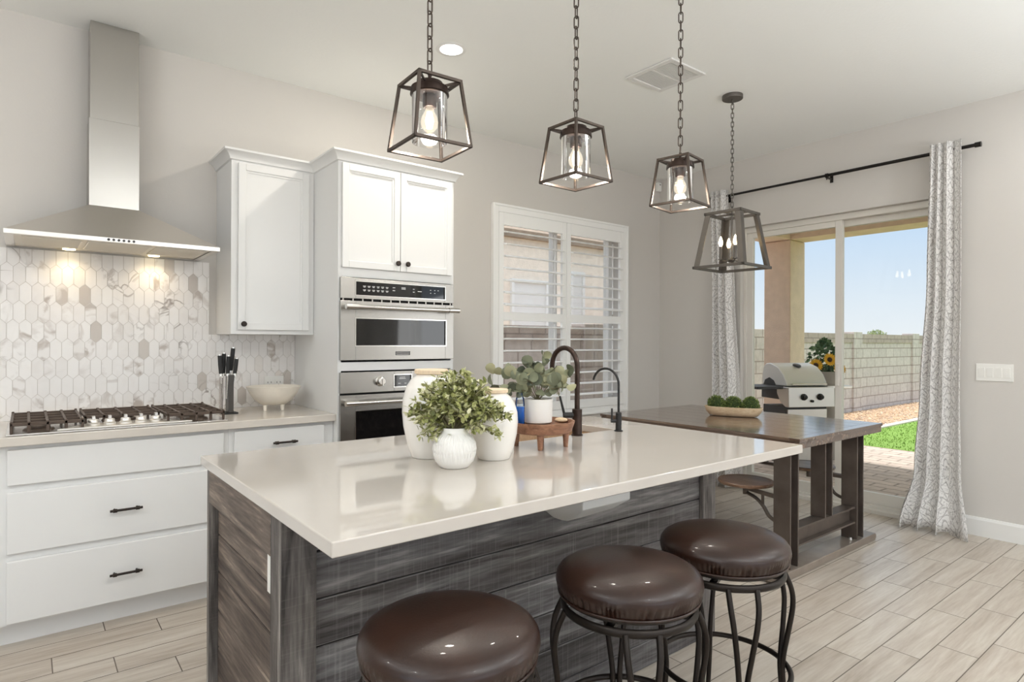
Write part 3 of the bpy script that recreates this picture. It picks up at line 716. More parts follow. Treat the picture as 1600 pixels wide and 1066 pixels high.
build(MB().box(cx0, cx1, cy, WY - 0.001, 2.036, 2.50), 'chimney', 'steel_chimney', t, bevel=0.002)
build(MB().box(cx0 + 0.004, cx1 - 0.004, cy + 0.004, WY - 0.001, 2.50, CZ - 0.001), 'chimney_extension', 'steel_chimney', t, bevel=0.002)

# ------------------------------------------------------------------ cooktop
t = thing('gas_cooktop', 'stainless gas cooktop with dark cast iron grates and five knobs', 'cooktop', (0.38, 3.65, 0.914))
m = MB(); m.box(-0.065, 0.822, 3.395, 3.935, 0.9145, 0.922)
build(m, 'tray', 'steel_bright', t, bevel=0.003)
ctl = [(0.11, 3.40), (0.66, 3.40), (0.60, 3.44), (0.57, 3.50), (0.54, 3.545), (0.22, 3.545), (0.19, 3.50), (0.16, 3.44)]
build(MB().prism(ctl, 'z', 0.922, 0.932), 'control_panel', 'steel', t, bevel=0.004)
for x in (0.252, 0.316, 0.38, 0.444, 0.508):
    m = MB().lathe([(0.028, 0.932), (0.028, 0.938), (0.022, 0.943), (0.021, 0.954), (0.018, 0.957)], x, 3.475, 0, 24)
    m.box(x - 0.006, x + 0.006, 3.458, 3.492, 0.955, 0.972)
    build(m, 'knob', 'steel', t, smooth=40)
for x, y, r in ((0.05, 3.52, .042), (0.05, 3.80, .036), (0.38, 3.73, .06), (0.70, 3.52, .036), (0.70, 3.80, .042)):
    m = MB().lathe([(r + 0.018, 0.922), (r + 0.012, 0.93), (r, 0.932), (r, 0.942), (r - 0.01, 0.945)], x, y, 0, 28)
    build(m, 'burner', 'cast_iron', t, smooth=40)
def grate(x0, x1, y0, y1, nx, ny):
    m = MB(); z0, z1, w = 0.953, 0.967, 0.011
    def bx(a, b, c, d): m.box(a, b, c, d, z0, z1)
    bx(x0, x0 + w, y0, y1); bx(x1 - w, x1, y0, y1); bx(x0, x1, y0, y0 + w); bx(x0, x1, y1 - w, y1)
    for i in range(1, nx):
        x = x0 + (x1 - x0) * i / nx; bx(x - w / 2, x + w / 2, y0, y1)
        for y in (y0, y1 - w): m.box(x - w / 2 - 0.001, x + w / 2 + 0.001, y, y + w, 0.923, z1 + 0.004)
    for j in range(1, ny):
        y = y0 + (y1 - y0) * j / ny; bx(x0, x1, y - w / 2, y + w / 2)
    for x in (x0, x1 - w):
        for y in (y0, y1 - w): m.box(x, x + w, y, y + w, 0.922, z1 + 0.006)
    build(m, 'grate', 'cast_iron', t, bevel=0.002, seg=1)
grate(-0.052, 0.212, 3.418, 3.915, 4, 4); grate(0.222, 0.538, 3.56, 3.915, 4, 3); grate(0.548, 0.812, 3.418, 3.915, 4, 4)

# ------------------------------------------------------------------ knife block, bowl, outlet on the back counter
t = thing('knife_block', 'slim dark knife block with clear side panel beside the cooktop', 'knife block', (0.905, 3.78, 0.914))
build(MB().box(0.872, 0.952, 3.70, 3.80, 0.9145, 0.922), 'base', 'matte_black', t, bevel=0.002)
build(MB().box(0.902, 0.93, 3.715, 3.785, 0.922, 1.135), 'spine', 'acrylic_dark', t, bevel=0.002)
build(MB().box(0.868, 0.872, 3.715, 3.785, 0.922, 1.12), 'side_panel', 'acrylic', t)
def knife(x, y, lean, h0, h1, w, label, shared=False):
    k = thing('knife', label, 'knife', (x, y, 1.0), 'knives in the block')
    dx = math.sin(lean)
    build(MB().hexa([(x - .001, y - .012, 1.0), (x + .001, y - .012, 1.0), (x + .001, y + .012, 1.0), (x - .001, y + .012, 1.0)],
        [(x + dx * (h0 - 1) - .001, y - .014, h0 + .004), (x + dx * (h0 - 1) + .001, y - .014, h0 + .004), (x + dx * (h0 - 1) + .001, y + .014, h0 + .004), (x + dx * (h0 - 1) - .001, y + .014, h0 + .004)]), 'blade', 'steel_bright', k)
    a = (x + dx * (h0 - 1.0), y, h0); b = (x + dx * (h1 - 1.0), y, h1); c = tuple((a[i] + b[i]) / 2 for i in range(3))
    build(MB().tube([a, c, b], [w * 0.85, w, w * 0.95], 12, flat=(1.0, 0.75)), 'handle', 'matte_black', k, smooth=50)
    build(MB().tube([(a[0], y, h0 - 0.012), (a[0], y, h0 + 0.002)], w * 0.95, 12), 'bolster', 'steel_bright', k, smooth=40)
    build(MB().tube([b, (b[0] + dx * .006, y, h1 + 0.006)], w * 0.9, 12), 'end_cap', 'steel_bright', k, smooth=40)
knife(0.874, 3.735, -0.06, 1.14, 1.245, 0.0115, 'black-handled knife farthest from the bowl in the knife block')
knife(0.884, 3.765, 0.02, 1.14, 1.255, 0.0115, 'black-handled knife second from the hood side in the knife block')
knife(0.896, 3.735, 0.04, 1.14, 1.24, 0.0115, 'black-handled knife in the middle of the knife block')
knife(0.912, 3.775, 0.1, 1.155, 1.285, 0.0125, 'tallest black-handled knife, standing up behind the block spine')
knife(0.921, 3.73, 0.12, 1.14, 1.225, 0.012, 'short black-handled knife leaning toward the white footed bowl')

t = thing('footed_bowl', 'wide cream bowl on little feet on the back counter', 'bowl', (1.172, 3.78, 0.914))
prof = [(0.012, 0.943), (0.07, 0.95), (0.105, 0.975), (0.135, 1.015), (0.156, 1.056), (0.152, 1.058), (0.13, 1.02), (0.10, 0.985), (0.06, 0.962), (0.01, 0.958)]
build(MB().lathe(prof, 1.172, 3.78, 0, 48), 'bowl', 'cream_bowl', t, smooth=50)
for i in range(4):
    a = 0.5 + i * PI / 2
    build(MB().lathe([(0.009, 0.9145), (0.012, 0.95)], 1.172 + 0.068 * math.cos(a), 3.78 + 0.068 * math.sin(a), 0, 14), 'foot', 'cream_bowl', t, smooth=40)
t = thing('electric_outlet', 'white double outlet in the backsplash behind the cream bowl', 'outlet', (1.255, WY - 0.01, 1.07))
build(MB().box(1.194, 1.315, WY - 0.013, WY - 0.0076, 1.02, 1.102), 'plate', 'plastic_white', t, bevel=0.002)
for x in (1.226, 1.283):
    s = build(MB().box(x - 0.024, x + 0.024, WY - 0.0145, WY - 0.012, 1.042, 1.082), 'socket', 'plastic_white', t)
    build(MB().box(x - 0.012, x - 0.009, WY - 0.0152, WY - 0.014, 1.058, 1.068).box(x + 0.009, x + 0.012, WY - 0.0152, WY - 0.014, 1.058, 1.068).box(x - 0.002, x + 0.002, WY - 0.0152, WY - 0.014, 1.047, 1.051), 'slots', 'dark_gap', s)

# ------------------------------------------------------------------ kitchen window with plantation shutters
x0, x1, z0, z1 = WIN
w = struct(framed_plate(x0, x1, z0, z1, x0 + 0.05, x1 - 0.05, z0 + 0.05, z1 - 0.05, WY + 0.12, WY + 0.19), 'window_1', 'trim_white')
mx = (x0 + x1) / 2
build(MB().box(mx - 0.025, mx + 0.025, WY + 0.125, WY + 0.185, z0 + 0.05, z1 - 0.05), 'mullion', 'trim_white', w)
build(MB().box(x0 + 0.05, x1 - 0.05, WY + 0.15, WY + 0.155, z0 + 0.05, z1 - 0.05), 'glass', 'pane_glass', w)
t = thing('plantation_shutters', 'white plantation shutters with open louvers on the kitchen window', 'shutters', (3.82, WY, 0.657))
m = framed_plate(2.991, 4.65, 0.657, 2.472, 3.052, 4.588, 0.722, 2.405, WY - 0.03, WY - 0.001)
m.box(2.991, 3.01, WY - 0.04, WY - 0.03, 0.657, 2.472).box(4.631, 4.65, WY - 0.04, WY - 0.03, 0.657, 2.472)
m.box(3.01, 4.631, WY - 0.04, WY - 0.03, 2.453, 2.472).box(3.01, 4.631, WY - 0.04, WY - 0.03, 0.657, 0.676)
build(m, 'casing', 'shutter_white', t, bevel=0.002)
def shutter_panel(a, b):
    c, d = a + 0.05, b - 0.05; y0, y1 = WY - 0.032, WY - 0.004
    m = MB(); m.box(a, c, y0, y1, 0.724, 2.403).box(d, b, y0, y1, 0.724, 2.403)
    m.box(c, d, y0, y1, 2.30, 2.403).box(c, d, y0, y1, 1.507, 1.578).box(c, d, y0, y1, 0.724, 0.80)
    p = build(m, 'shutter_panel', 'shutter_white', t, bevel=0.002)
    zs = [2.248 - 0.101 * i for i in range(7)] + [1.455 - 0.101 * i for i in range(7)]
    lm = MB()
    for iz, z in enumerate(zs):
        n = 12; ring = []
        for k in range(n):
            q = 2 * PI * k / n; yy, zz = 0.056 * math.cos(q), 0.0075 * math.sin(q); th = math.radians(14 if iz < 7 else 2)
            ring.append((WY - 0.018 + yy * math.cos(th) - zz * math.sin(th), z + yy * math.sin(th) + zz * math.cos(th)))
        lm.prism(ring, 'x', c + 0.002, d - 0.002)
    build(lm, 'louvers', 'shutter_white', p, smooth=50)
    build(MB().box(d - 0.03, d - 0.02, y1 + 0.045, y1 + 0.052, 1.6, 2.29).box(d - 0.03, d - 0.02, y1 + 0.045, y1 + 0.052, 0.81, 1.49), 'tilt_rod', 'shutter_white', p)
shutter_panel(3.054, 3.8185); shutter_panel(3.8215, 4.586)

# ------------------------------------------------------------------ sliding door
y0, y1, z0, z1 = DOOR
def frame_x(ya, yb, za, zb, ha, hb, hc, hd, xa, xb):
    m = MB(); m.box(xa, xb, ya, ha, za, zb).box(xa, xb, hb, yb, za, zb).box(xa, xb, ha, hb, za, hc).box(xa, xb, ha, hb, hd, zb); return m
FX = WX + 0.05
d = struct(frame_x(y0 + 0.001, y1 - 0.001, 0.0, z1 - 0.001, y0 + 0.03, y1 - 0.03, 0.05, z1 - 0.05, FX, FX + 0.12), 'door_1', 'vinyl_frame', bevel=0.003)
ym = 2.29
def sash(ya, yb, xa, nm):
    f = build(frame_x(ya, yb, 0.05, z1 - 0.05, ya + 0.055, yb - 0.055, 0.14, z1 - 0.10, xa, xa + 0.04), nm, 'vinyl_frame', d, bevel=0.003)
    build(MB().box(xa + 0.017, xa + 0.023, ya + 0.055, yb - 0.055, 0.14, z1 - 0.10), 'glass', 'pane_glass', f); return f
sash(y0 + 0.03, ym + 0.04, FX + 0.062, 'fixed_sash')
s2 = sash(ym - 0.035, y1 - 0.03, FX + 0.012, 'sliding_sash')
build(MB().box(FX - 0.012, FX + 0.012, ym - 0.02, ym + 0.005, 0.98, 1.16), 'latch', 'vinyl_frame', s2, bevel=0.003)
build(MB().box(WX, FX, y0 + 0.001, y1 - 0.001, 0.0, 0.03), 'sill', 'vinyl_frame', d, bevel=0.003)
# second slider, and plain frames of two unseen windows added for fill light
f = struct(frame_x(-2.649, -1.151, 0.0, 2.389, -2.60, -1.20, 0.06, 2.34, WX + 0.05, WX + 0.12), 'door_2', 'vinyl_frame')
f = struct(framed_plate(-1.799, 3.599, 0.501, 2.599, -1.74, 3.54, 0.56, 2.54, BY - 0.12, BY - 0.06), 'fill_window_rear', 'trim_white')
f = struct(frame_x(-2.399, 1.199, 0.501, 2.599, -2.34, 1.14, 0.56, 2.54, LX - 0.12, LX - 0.06), 'fill_window_side', 'trim_white')

# ------------------------------------------------------------------ curtains and rod
def curtain(name, label, prof_fn, folds, zt, zb, nz=40, nu=120, amp=0.035, xc=WX - 0.09, seed=0, width=1.0, phase=0.0):
    rnd = random.Random(seed); ph = [rnd.uniform(-0.5, 0.5) for _ in range(6)]
    vs, fs, uvs = [], [], []
    for i in range(nz + 1):
        t = i / nz; z = zt + (zb - zt) * t; ya, yb, am, xo = prof_fn(t)
        for k in range(nu + 1):
            s = k / nu
            wob = 0.08 * math.sin(2 * PI * s * 1.3 + ph[0] + t * 1.6) * t
            f = folds * 2 * PI * (1.6 * s - 0.6 * s * s + wob * 0.5) + phase
            x = xc + xo + am * math.sin(f) + 0.3 * am * math.sin(2.0 * f + ph[1] + 2 * t)
            y = ya + (yb - ya) * (s + 0.035 * math.sin(2 * f + ph[2]))
            zz = z + (0.012 * math.sin(f + 1.0) + 0.012 * math.sin(5 * s + ph[3]) if t > 0.96 else 0) * (t - 0.96) / 0.04 if t > 0.96 else z
            vs.append((x, y, max(zz, 0.012))); uvs.append((s * width, z))
    n = nu + 1
    for i in range(nz):
        for k in range(nu): fs.append((i * n + k, i * n + k + 1, (i + 1) * n + k + 1, (i + 1) * n + k))
    me = bpy.data.meshes.new(name); me.from_pydata(vs, [], fs)
    ul = me.uv_layers.new(name='UVMap')
    for p in me.polygons:
        for li in p.loop_indices: ul.data[li].uv = uvs[me.loops[li].vertex_index]
    o = finish(name, me, 'damask', None, smooth=180)
    sd = o.modifiers.new('cloth', 'SOLIDIFY'); sd.thickness = 0.003
    return tag(o, label, 'curtain', 'patterned door curtains')
def lerp_tab(tab, t):
    for (a, va), (b, vb) in zip(tab, tab[1:]):
        if t <= b:
            q = (t - a) / (b - a); q = q * q * (3 - 2 * q); return [p + (r - p) * q for p, r in zip(va, vb)]
    return tab[-1][1]
right_tab = [(0.0, (1.575, 1.385, 0.026, -0.026)), (0.35, (1.60, 1.385, 0.03, 0.0)), (0.65, (1.64, 1.385, 0.033, -0.01)), (0.85, (1.665, 1.37, 0.036, -0.04)), (1.0, (1.735, 1.305, 0.045, -0.13))]
left_tab = [(0.0, (3.37, 3.19, 0.026, -0.026)), (0.35, (3.375, 3.13, 0.03, 0.0)), (0.7, (3.37, 3.07, 0.035, -0.01)), (1.0, (3.38, 3.04, 0.045, -0.06))]
curtain('door_curtain', 'grey damask curtain pooling on the floor beside the switch plate', lambda t: lerp_tab(right_tab, t), 3.4, 2.745, 0.014, seed=4, width=0.8, phase=2.2)
curtain('door_curtain', 'grey damask curtain hanging behind the dining table, by the room corner', lambda t: lerp_tab(left_tab, t), 3.4, 2.745, 0.014, seed=9, width=0.9)
t = thing('curtain_rod', 'long dark curtain rod above the sliding patio door', 'curtain rod', (WX - 0.09, 2.33, 2.685))
rx = WX - 0.09; rz = 2.69
build(MB().cyl((rx, 1.30, rz), (rx, 2.30, rz), 0.0125, n=16).cyl((rx, 2.28, rz), (rx, 3.40, rz), 0.0105, n=16), 'rod', 'black_metal', t, smooth=40)
for y, s in ((1.285, 1), (3.415, -1)):
    build(MB().cyl((rx, y, rz), (rx, y + 0.035 * s, rz), 0.018, n=18), 'finial', 'black_metal', t, smooth=40)
for y in (1.47, 2.312, 3.24):
    m = MB().box(rx - 0.006, WX - 0.001, y - 0.008, y + 0.008, rz - 0.022, rz - 0.012).box(WX - 0.006, WX - 0.001, y - 0.012, y + 0.012, rz - 0.045, rz + 0.02)
    m.cyl((rx, y - 0.01, rz), (rx, y + 0.01, rz), 0.017, n=16).cyl((rx, y, rz - 0.035), (rx, y, rz - 0.012), 0.004, n=8)
    build(m, 'bracket', 'black_metal', t, smooth=40)

# ------------------------------------------------------------------ wall and ceiling fittings
t = thing('light_switch_plate', 'white four-gang switch plate on the wall beside the curtain', 'light switch', (WX, 1.23, 1.13))
build(MB().box(WX - 0.006, WX - 0.0005, 1.126, 1.333, 1.074, 1.191), 'plate', 'plastic_white', t, bevel=0.002)
for i in range(4):
    y = 1.159 + i * 0.0468
    m = MB().prism([(WX - 0.0065, 1.099), (WX - 0.008, 1.099), (WX - 0.0105, 1.166), (WX - 0.0065, 1.166)], 'y', y - 0.0165, y + 0.0165)
    build(m, 'rocker', 'plastic_white', t)
t = thing('motion_sensor', 'small white motion sensor high on the wall in the room corner', 'sensor', (5.14, WY, 2.93))
build(MB().box(5.105, 5.165, WY - 0.04, WY - 0.001, 2.89, 2.985), 'housing', 'plastic_white', t, bevel=0.01, seg=3)
build(MB().box(5.127, 5.143, WY - 0.0415, WY - 0.039, 2.953, 2.963), 'eye', 'matte_black', t)
t = thing('ceiling_vent', 'square white perforated air vent in the ceiling', 'air vent', (3.155, 2.425, CZ))
vx0, vx1, vy0, vy1 = 2.98, 3.325, 2.25, 2.605
m = MB(); zc = CZ - 0.012; bw_ = 0.035
m.box(vx0, vx0 + bw_, vy0, vy1, zc, CZ - .0005).box(vx1 - bw_, vx1, vy0, vy1, zc, CZ - .0005).box(vx0 + bw_, vx1 - bw_, vy0, vy0 + bw_, zc, CZ - .0005).box(vx0 + bw_, vx1 - bw_, vy1 - bw_, vy1, zc, CZ - .0005)
build(m, 'frame', 'vent_white', t, bevel=0.004)
build(MB().box(vx0 + bw_, vx1 - bw_, vy0 + bw_, vy1 - bw_, CZ - 0.003, CZ - .0005), 'back', 'vent_dark', t)
m = MB(); n = 22
for i in range(n):
    a = vx0 + bw_ + (vx1 - vx0 - 2 * bw_) * (i + 0.22) / n; m.box(a, a + 0.0072, vy0 + bw_, vy1 - bw_, CZ - 0.007, CZ - 0.003)
m.box(vx0 + bw_, vx1 - bw_, (vy0 + vy1) / 2 - 0.006, (vy0 + vy1) / 2 + 0.006, CZ - 0.008, CZ - 0.003)
build(m, 'grille', 'vent_white', t)

def can_light(x, y, label, power, group='recessed ceiling lights'):
    c = thing('recessed_light', label, 'ceiling light', (x, y, CZ), group)
    m = MB().lathe([(0.068, CZ - 0.0005), (0.066, CZ - 0.004), (0.085, CZ - 0.004), (0.088, CZ - 0.0005)], x, y, 0, 36, cap0=False, cap1=False)
    build(m, 'trim_ring', 'trim_white', c, smooth=50)
    build(MB().lathe([(0.068, CZ - 0.003), (0.068, CZ - 0.0005)], x, y, 0, 36), 'lens', 'can_glow', c)
    d_ = bpy.data.lights.new('ceiling_disk', 'AREA'); d_.shape = 'DISK'; d_.size = 0.13; d_.energy = power; d_.color = (1.0, 0.93, 0.82)
    o = bpy.data.objects.new('ceiling_disk_light', d_); COL.objects.link(o); o.location = (x, y, CZ - 0.0045); o.rotation_euler = (0, 0, 0)
can_light(1.916, 2.988, 'round recessed ceiling light between the hood and the pendants', 13)

# ------------------------------------------------------------------ pendants and chandelier
def chain_mb(z0, z1, link=0.052, wire=0.0028, wid=0.0095, pitch=0.043):
    m = MB(); n = max(1, int(round((z1 - z0) / pitch))); p = (z1 - z0) / n
    for i in range(n):
        zc = z0 + (i + 0.5) * p; L = link / 2 - wid; path = []
        for k in range(8): a = PI * k / 7; path.append((wid * math.cos(a), L + wid * math.sin(a)))
        for k in range(8): a = PI + PI * k / 7; path.append((wid * math.cos(a), -L + wid * math.sin(a)))
        tw = (i % 2) * PI / 2 + 0.35
        m.tube([(q[0] * math.cos(tw), q[0] * math.sin(tw), zc + q[1]) for q in path], wire, 6, closed=True)
    return m
def cage(m, st, sb, zt, zb, bw, bwh, post_w, post_t):
    """st, sb: half sides; square rings on top and bottom, four sloping posts"""
    ct = [(st, st), (-st, st), (-st, -st), (st, -st)]; cb = [(sb, sb), (-sb, sb), (-sb, -sb), (sb, -sb)]
    for c, s, z in ((ct, st, zt), (cb, sb, zb)):
        for i in range(4):
            a, b = c[i], c[(i + 1) % 4]
            dx, dy = (b[0] - a[0]) / (2 * s) * bw / 2, (b[1] - a[1]) / (2 * s) * bw / 2
            m.bar((a[0] - dx, a[1] - dy, z), (b[0] + dx, b[1] + dy, z), bwh, bw, side=(0, 0, 1))
    return ct, cb
PZT, PZB = 2.205, 1.985
def make_pendant():
    r = thing('pendant_light', '', 'pendant light', (0, 0, 0), 'pendants over the island')
    m = MB(); ct, cb = cage(m, 0.0765, 0.102, PZT, PZB, 0.0105, 0.0105, 0, 0)
    for i in range(4): m.bar((*ct[i], PZT), (*cb[i], PZB), 0.0105, 0.0105, side=(1, 0, 0))
    for i in range(4): m.bar((*ct[i], PZT - 0.002), (ct[i][0] * 0.42, ct[i][1] * 0.42, PZT - 0.012), 0.009, 0.006)
    build(m, 'cage', 'pendant_metal', r, bevel=0.0012, seg=1)
    m = MB().lathe([(0.012, 2.212), (0.044, 2.208), (0.048, 2.192), (0.063, 2.19), (0.066, 2.166), (0.062, 2.164), (0.02, 2.166)], n=36)
    m.lathe([(0.024, 2.166), (0.024, 2.128), (0.02, 2.122)], n=20)
    m.cyl((0, 0, 2.208), (0, 0, 2.242), 0.006, n=10)
    build(m, 'socket_cap', 'oil_bronze', r, smooth=35)
    m = MB().lathe([(0.06, 2.17), (0.06, 2.006), (0.058, 2.003), (0.0565, 2.006), (0.0565, 2.17)], n=40, cap0=False, cap1=False)
    build(m, 'glass_shade', 'lamp_glass', r, smooth=35)
    bu = build(MB().lathe([(0.013, 2.125), (0.015, 2.112), (0.026, 2.092), (0.030, 2.075), (0.027, 2.057), (0.016, 2.044), (0.003, 2.04)], n=24), 'bulb', 'bulb_glow', r, smooth=60)
    m = MB()
    for i in range(6):
        a = i * PI / 3; b = a + PI / 6
        m.tube([(0.006 * math.cos(a), 0.006 * math.sin(a), 2.108), (0.013 * math.cos(a), 0.013 * math.sin(a), 2.078), (0.007 * math.cos(b), 0.007 * math.sin(b), 2.054)], 0.0036, 8)
    build(m, 'filament', 'lamp_glow', bu, smooth=50)
    build(chain_mb(2.235, CZ - 0.018), 'chain', 'pendant_metal', r, smooth=60)
    build(MB().lathe([(0.01, CZ - 0.016), (0.05, CZ - 0.012), (0.055, CZ - 0.0008)], n=32), 'canopy', 'pendant_metal', r, smooth=40)
    return r
pend = make_pendant()
PL = [('glass and bronze pendant light hanging nearest the range hood', 1.072, 1.806, 41.7),
      ('middle pendant light of the row of three over the island', 1.760, 1.803, 46.2),
      ('pendant light of the island row hanging next to the four-candle chandelier', 2.461, 1.806, 54.3)]
for i, (lab, x, y, a) in enumerate(PL):
    rz_ = math.radians(a - 45)
    if i == 0: pend.location = (x, y, 0); pend.rotation_euler = (0, 0, rz_); pend['label'] = lab; p = pend
    else: p = dup(pend, (x, y, 0), rz_, lab)
    d_ = bpy.data.lights.new('pendant_lamp', 'POINT'); d_.energy = 6.5; d_.color = (1.0, 0.95, 0.88); d_.shadow_soft_size = 0.03
    o = bpy.data.objects.new('pendant_lamp_light', d_); COL.objects.link(o); o.location = (x, y, 2.03)
# chandelier
ch = thing('chandelier', 'open lantern chandelier with four candle bulbs above the dining table', 'chandelier', (0, 0, 0))
CT, CB = 2.205, 1.84
m = MB(); ct, cb = cage(m, 0.125, 0.1795, CT, CB, 0.018, 0.018, 0, 0)
for i in range(4):
    nx, ny = ct[i][0] / abs(ct[i][0]), ct[i][1] / abs(ct[i][1])
    for sx_, sy_ in ((1, 0), (0, 1)):        # L-shaped corner posts of two flats
        o1 = Vector((-nx * 0.018 * sx_, -ny * 0.018 * sy_, 0))
        m.bar(Vector((*ct[i], CT)) + o1, Vector((*cb[i], CB)) + o1, 0.04 if sx_ else 0.006, 0.006 if sx_ else 0.04, side=(1, 0, 0))
m.bar((-0.125, 0, CT), (0.125, 0, CT), 0.012, 0.012); m.bar((0, -0.125, CT), (0, 0.125, CT), 0.012, 0.012)
build(m, 'frame', 'chandelier_metal', ch, bevel=0.0012, seg=1)
m = MB(); m.cyl((0, 0, 1.885), (0, 0, CT + 0.03), 0.005, n=12)
m.lathe([(0.004, 1.872), (0.016, 1.88), (0.022, 1.893), (0.012, 1.905), (0.006, 1.915)], n=18)
for i in range(4):
    a = PI / 4 + i * PI / 2; c, s = math.cos(a), math.sin(a)
    m.tube(smooth_path([(0.01 * c, 0.01 * s, 1.893), (0.045 * c, 0.045 * s, 1.884), (0.075 * c, 0.075 * s, 1.892)], 5), 0.004, 8)
    m.lathe([(0.008, 1.892), (0.018, 1.896), (0.018, 1.899), (0.01, 1.899)], 0.075 * c, 0.075 * s, 0, 16)
build(m, 'arm_hub', 'chandelier_metal', ch, smooth=40)
for i in range(4):
    a = PI / 4 + i * PI / 2; x, y = 0.075 * math.cos(a), 0.075 * math.sin(a)
    cs = build(MB().lathe([(0.0095, 1.898), (0.0095, 1.985)], x, y, 0, 14), 'candle_sleeve', 'chandelier_metal', ch, smooth=40)
    build(MB().lathe([(0.007, 1.986), (0.0145, 2.005), (0.0135, 2.02), (0.006, 2.045), (0.001, 2.055)], x, y, 0, 16), 'bulb', 'candle_glow', cs, smooth=60)
build(chain_mb(CT + 0.02, CZ - 0.03, 0.04, 0.0026, 0.0085, 0.031), 'chain', 'chandelier_metal', ch, smooth=60)
build(MB().lathe([(0.006, CZ - 0.055), (0.008, CZ - 0.028), (0.066, CZ - 0.026), (0.068, CZ - 0.022), (0.068, CZ - 0.0008)], n=36), 'canopy', 'chandelier_metal', ch, smooth=35)
for i in range(4):
    a = PI / 4 + i * PI / 2 + math.radians(3)
    d_ = bpy.data.lights.new('chandelier_lamp', 'POINT'); d_.energy = 4.5; d_.color = (1.0, 0.95, 0.88); d_.shadow_soft_size = 0.013
    o = bpy.data.objects.new('chandelier_lamp_light', d_); COL.objects.link(o); o.location = (3.771 + 0.075 * math.cos(a), 2.343 + 0.075 * math.sin(a), 2.018)
ch.location = (3.771, 2.343, 0); ch.rotation_euler = (0, 0, math.radians(3))

# ------------------------------------------------------------------ kitchen island
IX0, IX1, IY0, IY1 = 0.515, 2.45, 1.60, 2.41
t = thing('kitchen_island', 'weathered grey-brown plank kitchen island base under the cream worktop', 'kitchen island', (1.48, 2.0, 0))
ZT = 0.878
build(MB().box(IX0 + 0.05, IX1 - 0.05, IY0 + 0.045, IY1 - 0.02, 0.0, 0.66).box(IX0 + 0.05, IX1 - 0.05, IY0 + 0.045, IY0 + 0.06, 0.66, ZT).box(IX0 + 0.05, IX1 - 0.05, IY1 - 0.04, IY1 - 0.02, 0.66, ZT).box(IX0 + 0.05, IX0 + 0.07, IY0 + 0.06, IY1 - 0.04, 0.66, ZT).box(IX1 - 0.07, IX1 - 0.05, IY0 + 0.06, IY1 - 0.04, 0.66, ZT), 'core', 'island_end', t)
for px, py in ((IX0, IY0), (IX1 - 0.095, IY0), (IX0, IY1 - 0.03), (IX1 - 0.095, IY1 - 0.03)):
    wx, wy = 0.095, (0.095 if py == IY0 else 0.03)
    m = MB()
    if py == IY0:   # corner post: a wide front board capping a narrower end board
        m.box(px, px + 0.095, IY0, IY0 + 0.02, 0, ZT)
        if px == IX0: m.box(px, px + 0.022, IY0 + 0.0205, IY0 + 0.085, 0, ZT)
        else: m.box(px + 0.073, px + 0.095, IY0 + 0.0205, IY0 + 0.085, 0, ZT)
    else: m.box(px, px + 0.095, py, py + 0.03, 0, ZT)
    build(m, 'post', 'island_post', t, bevel=0.002)
zs = [0.0, 0.105, 0.237, 0.368, 0.503, 0.632, 0.762, ZT]
m = MB()
for a, b in zip(zs, zs[1:]): m.box(IX0 + 0.0955, IX1 - 0.0955, IY0 + 0.018, IY0 + 0.045, a + 0.003, b)
build(m, 'front_panel', 'island_front', t, bevel=0.0035)
m = MB(); ez = [0.0, 0.10, 0.231, 0.362, 0.50, 0.632, 0.75, 0.80]
for a, b in zip(ez, ez[1:]): m.box(IX0 + 0.03, IX0 + 0.05, IY0 + 0.0855, IY1 - 0.0305, a + 0.003, b)
build(m, 'end_panel', 'island_end', t, bevel=0.005)
build(MB().box(IX0, IX0 + 0.03, IY0 + 0.0855, IY1 - 0.0305, 0.752, ZT), 'top_rail', 'island_end', t, bevel=0.002)
m = MB()
for a, b in zip(ez, ez[1:]): m.box(IX1 - 0.05, IX1 - 0.03, IY0 + 0.0855, IY1 - 0.0305, a + 0.003, b)
build(m, 'end_panel', 'island_end', t, bevel=0.005)
# corbel under the overhang
m = MB(); yb = IY0 + 0.0175
def ring_(x0_, x1_, y_, z_): return [(x0_, yb, z_), (x0_, y_, z_), (x1_, y_, z_), (x1_, yb, z_)]
m.loops([ring_(1.375, 1.60, 1.37, 0.8775), ring_(1.375, 1.60, 1.37, 0.80), ring_(1.40, 1.575, 1.42, 0.765), ring_(1.46, 1.53, 1.53, 0.715), ring_(1.475, 1.515, 1.575, 0.705)])
build(m, 'corbel', 'plastic_white', t, bevel=0.004)

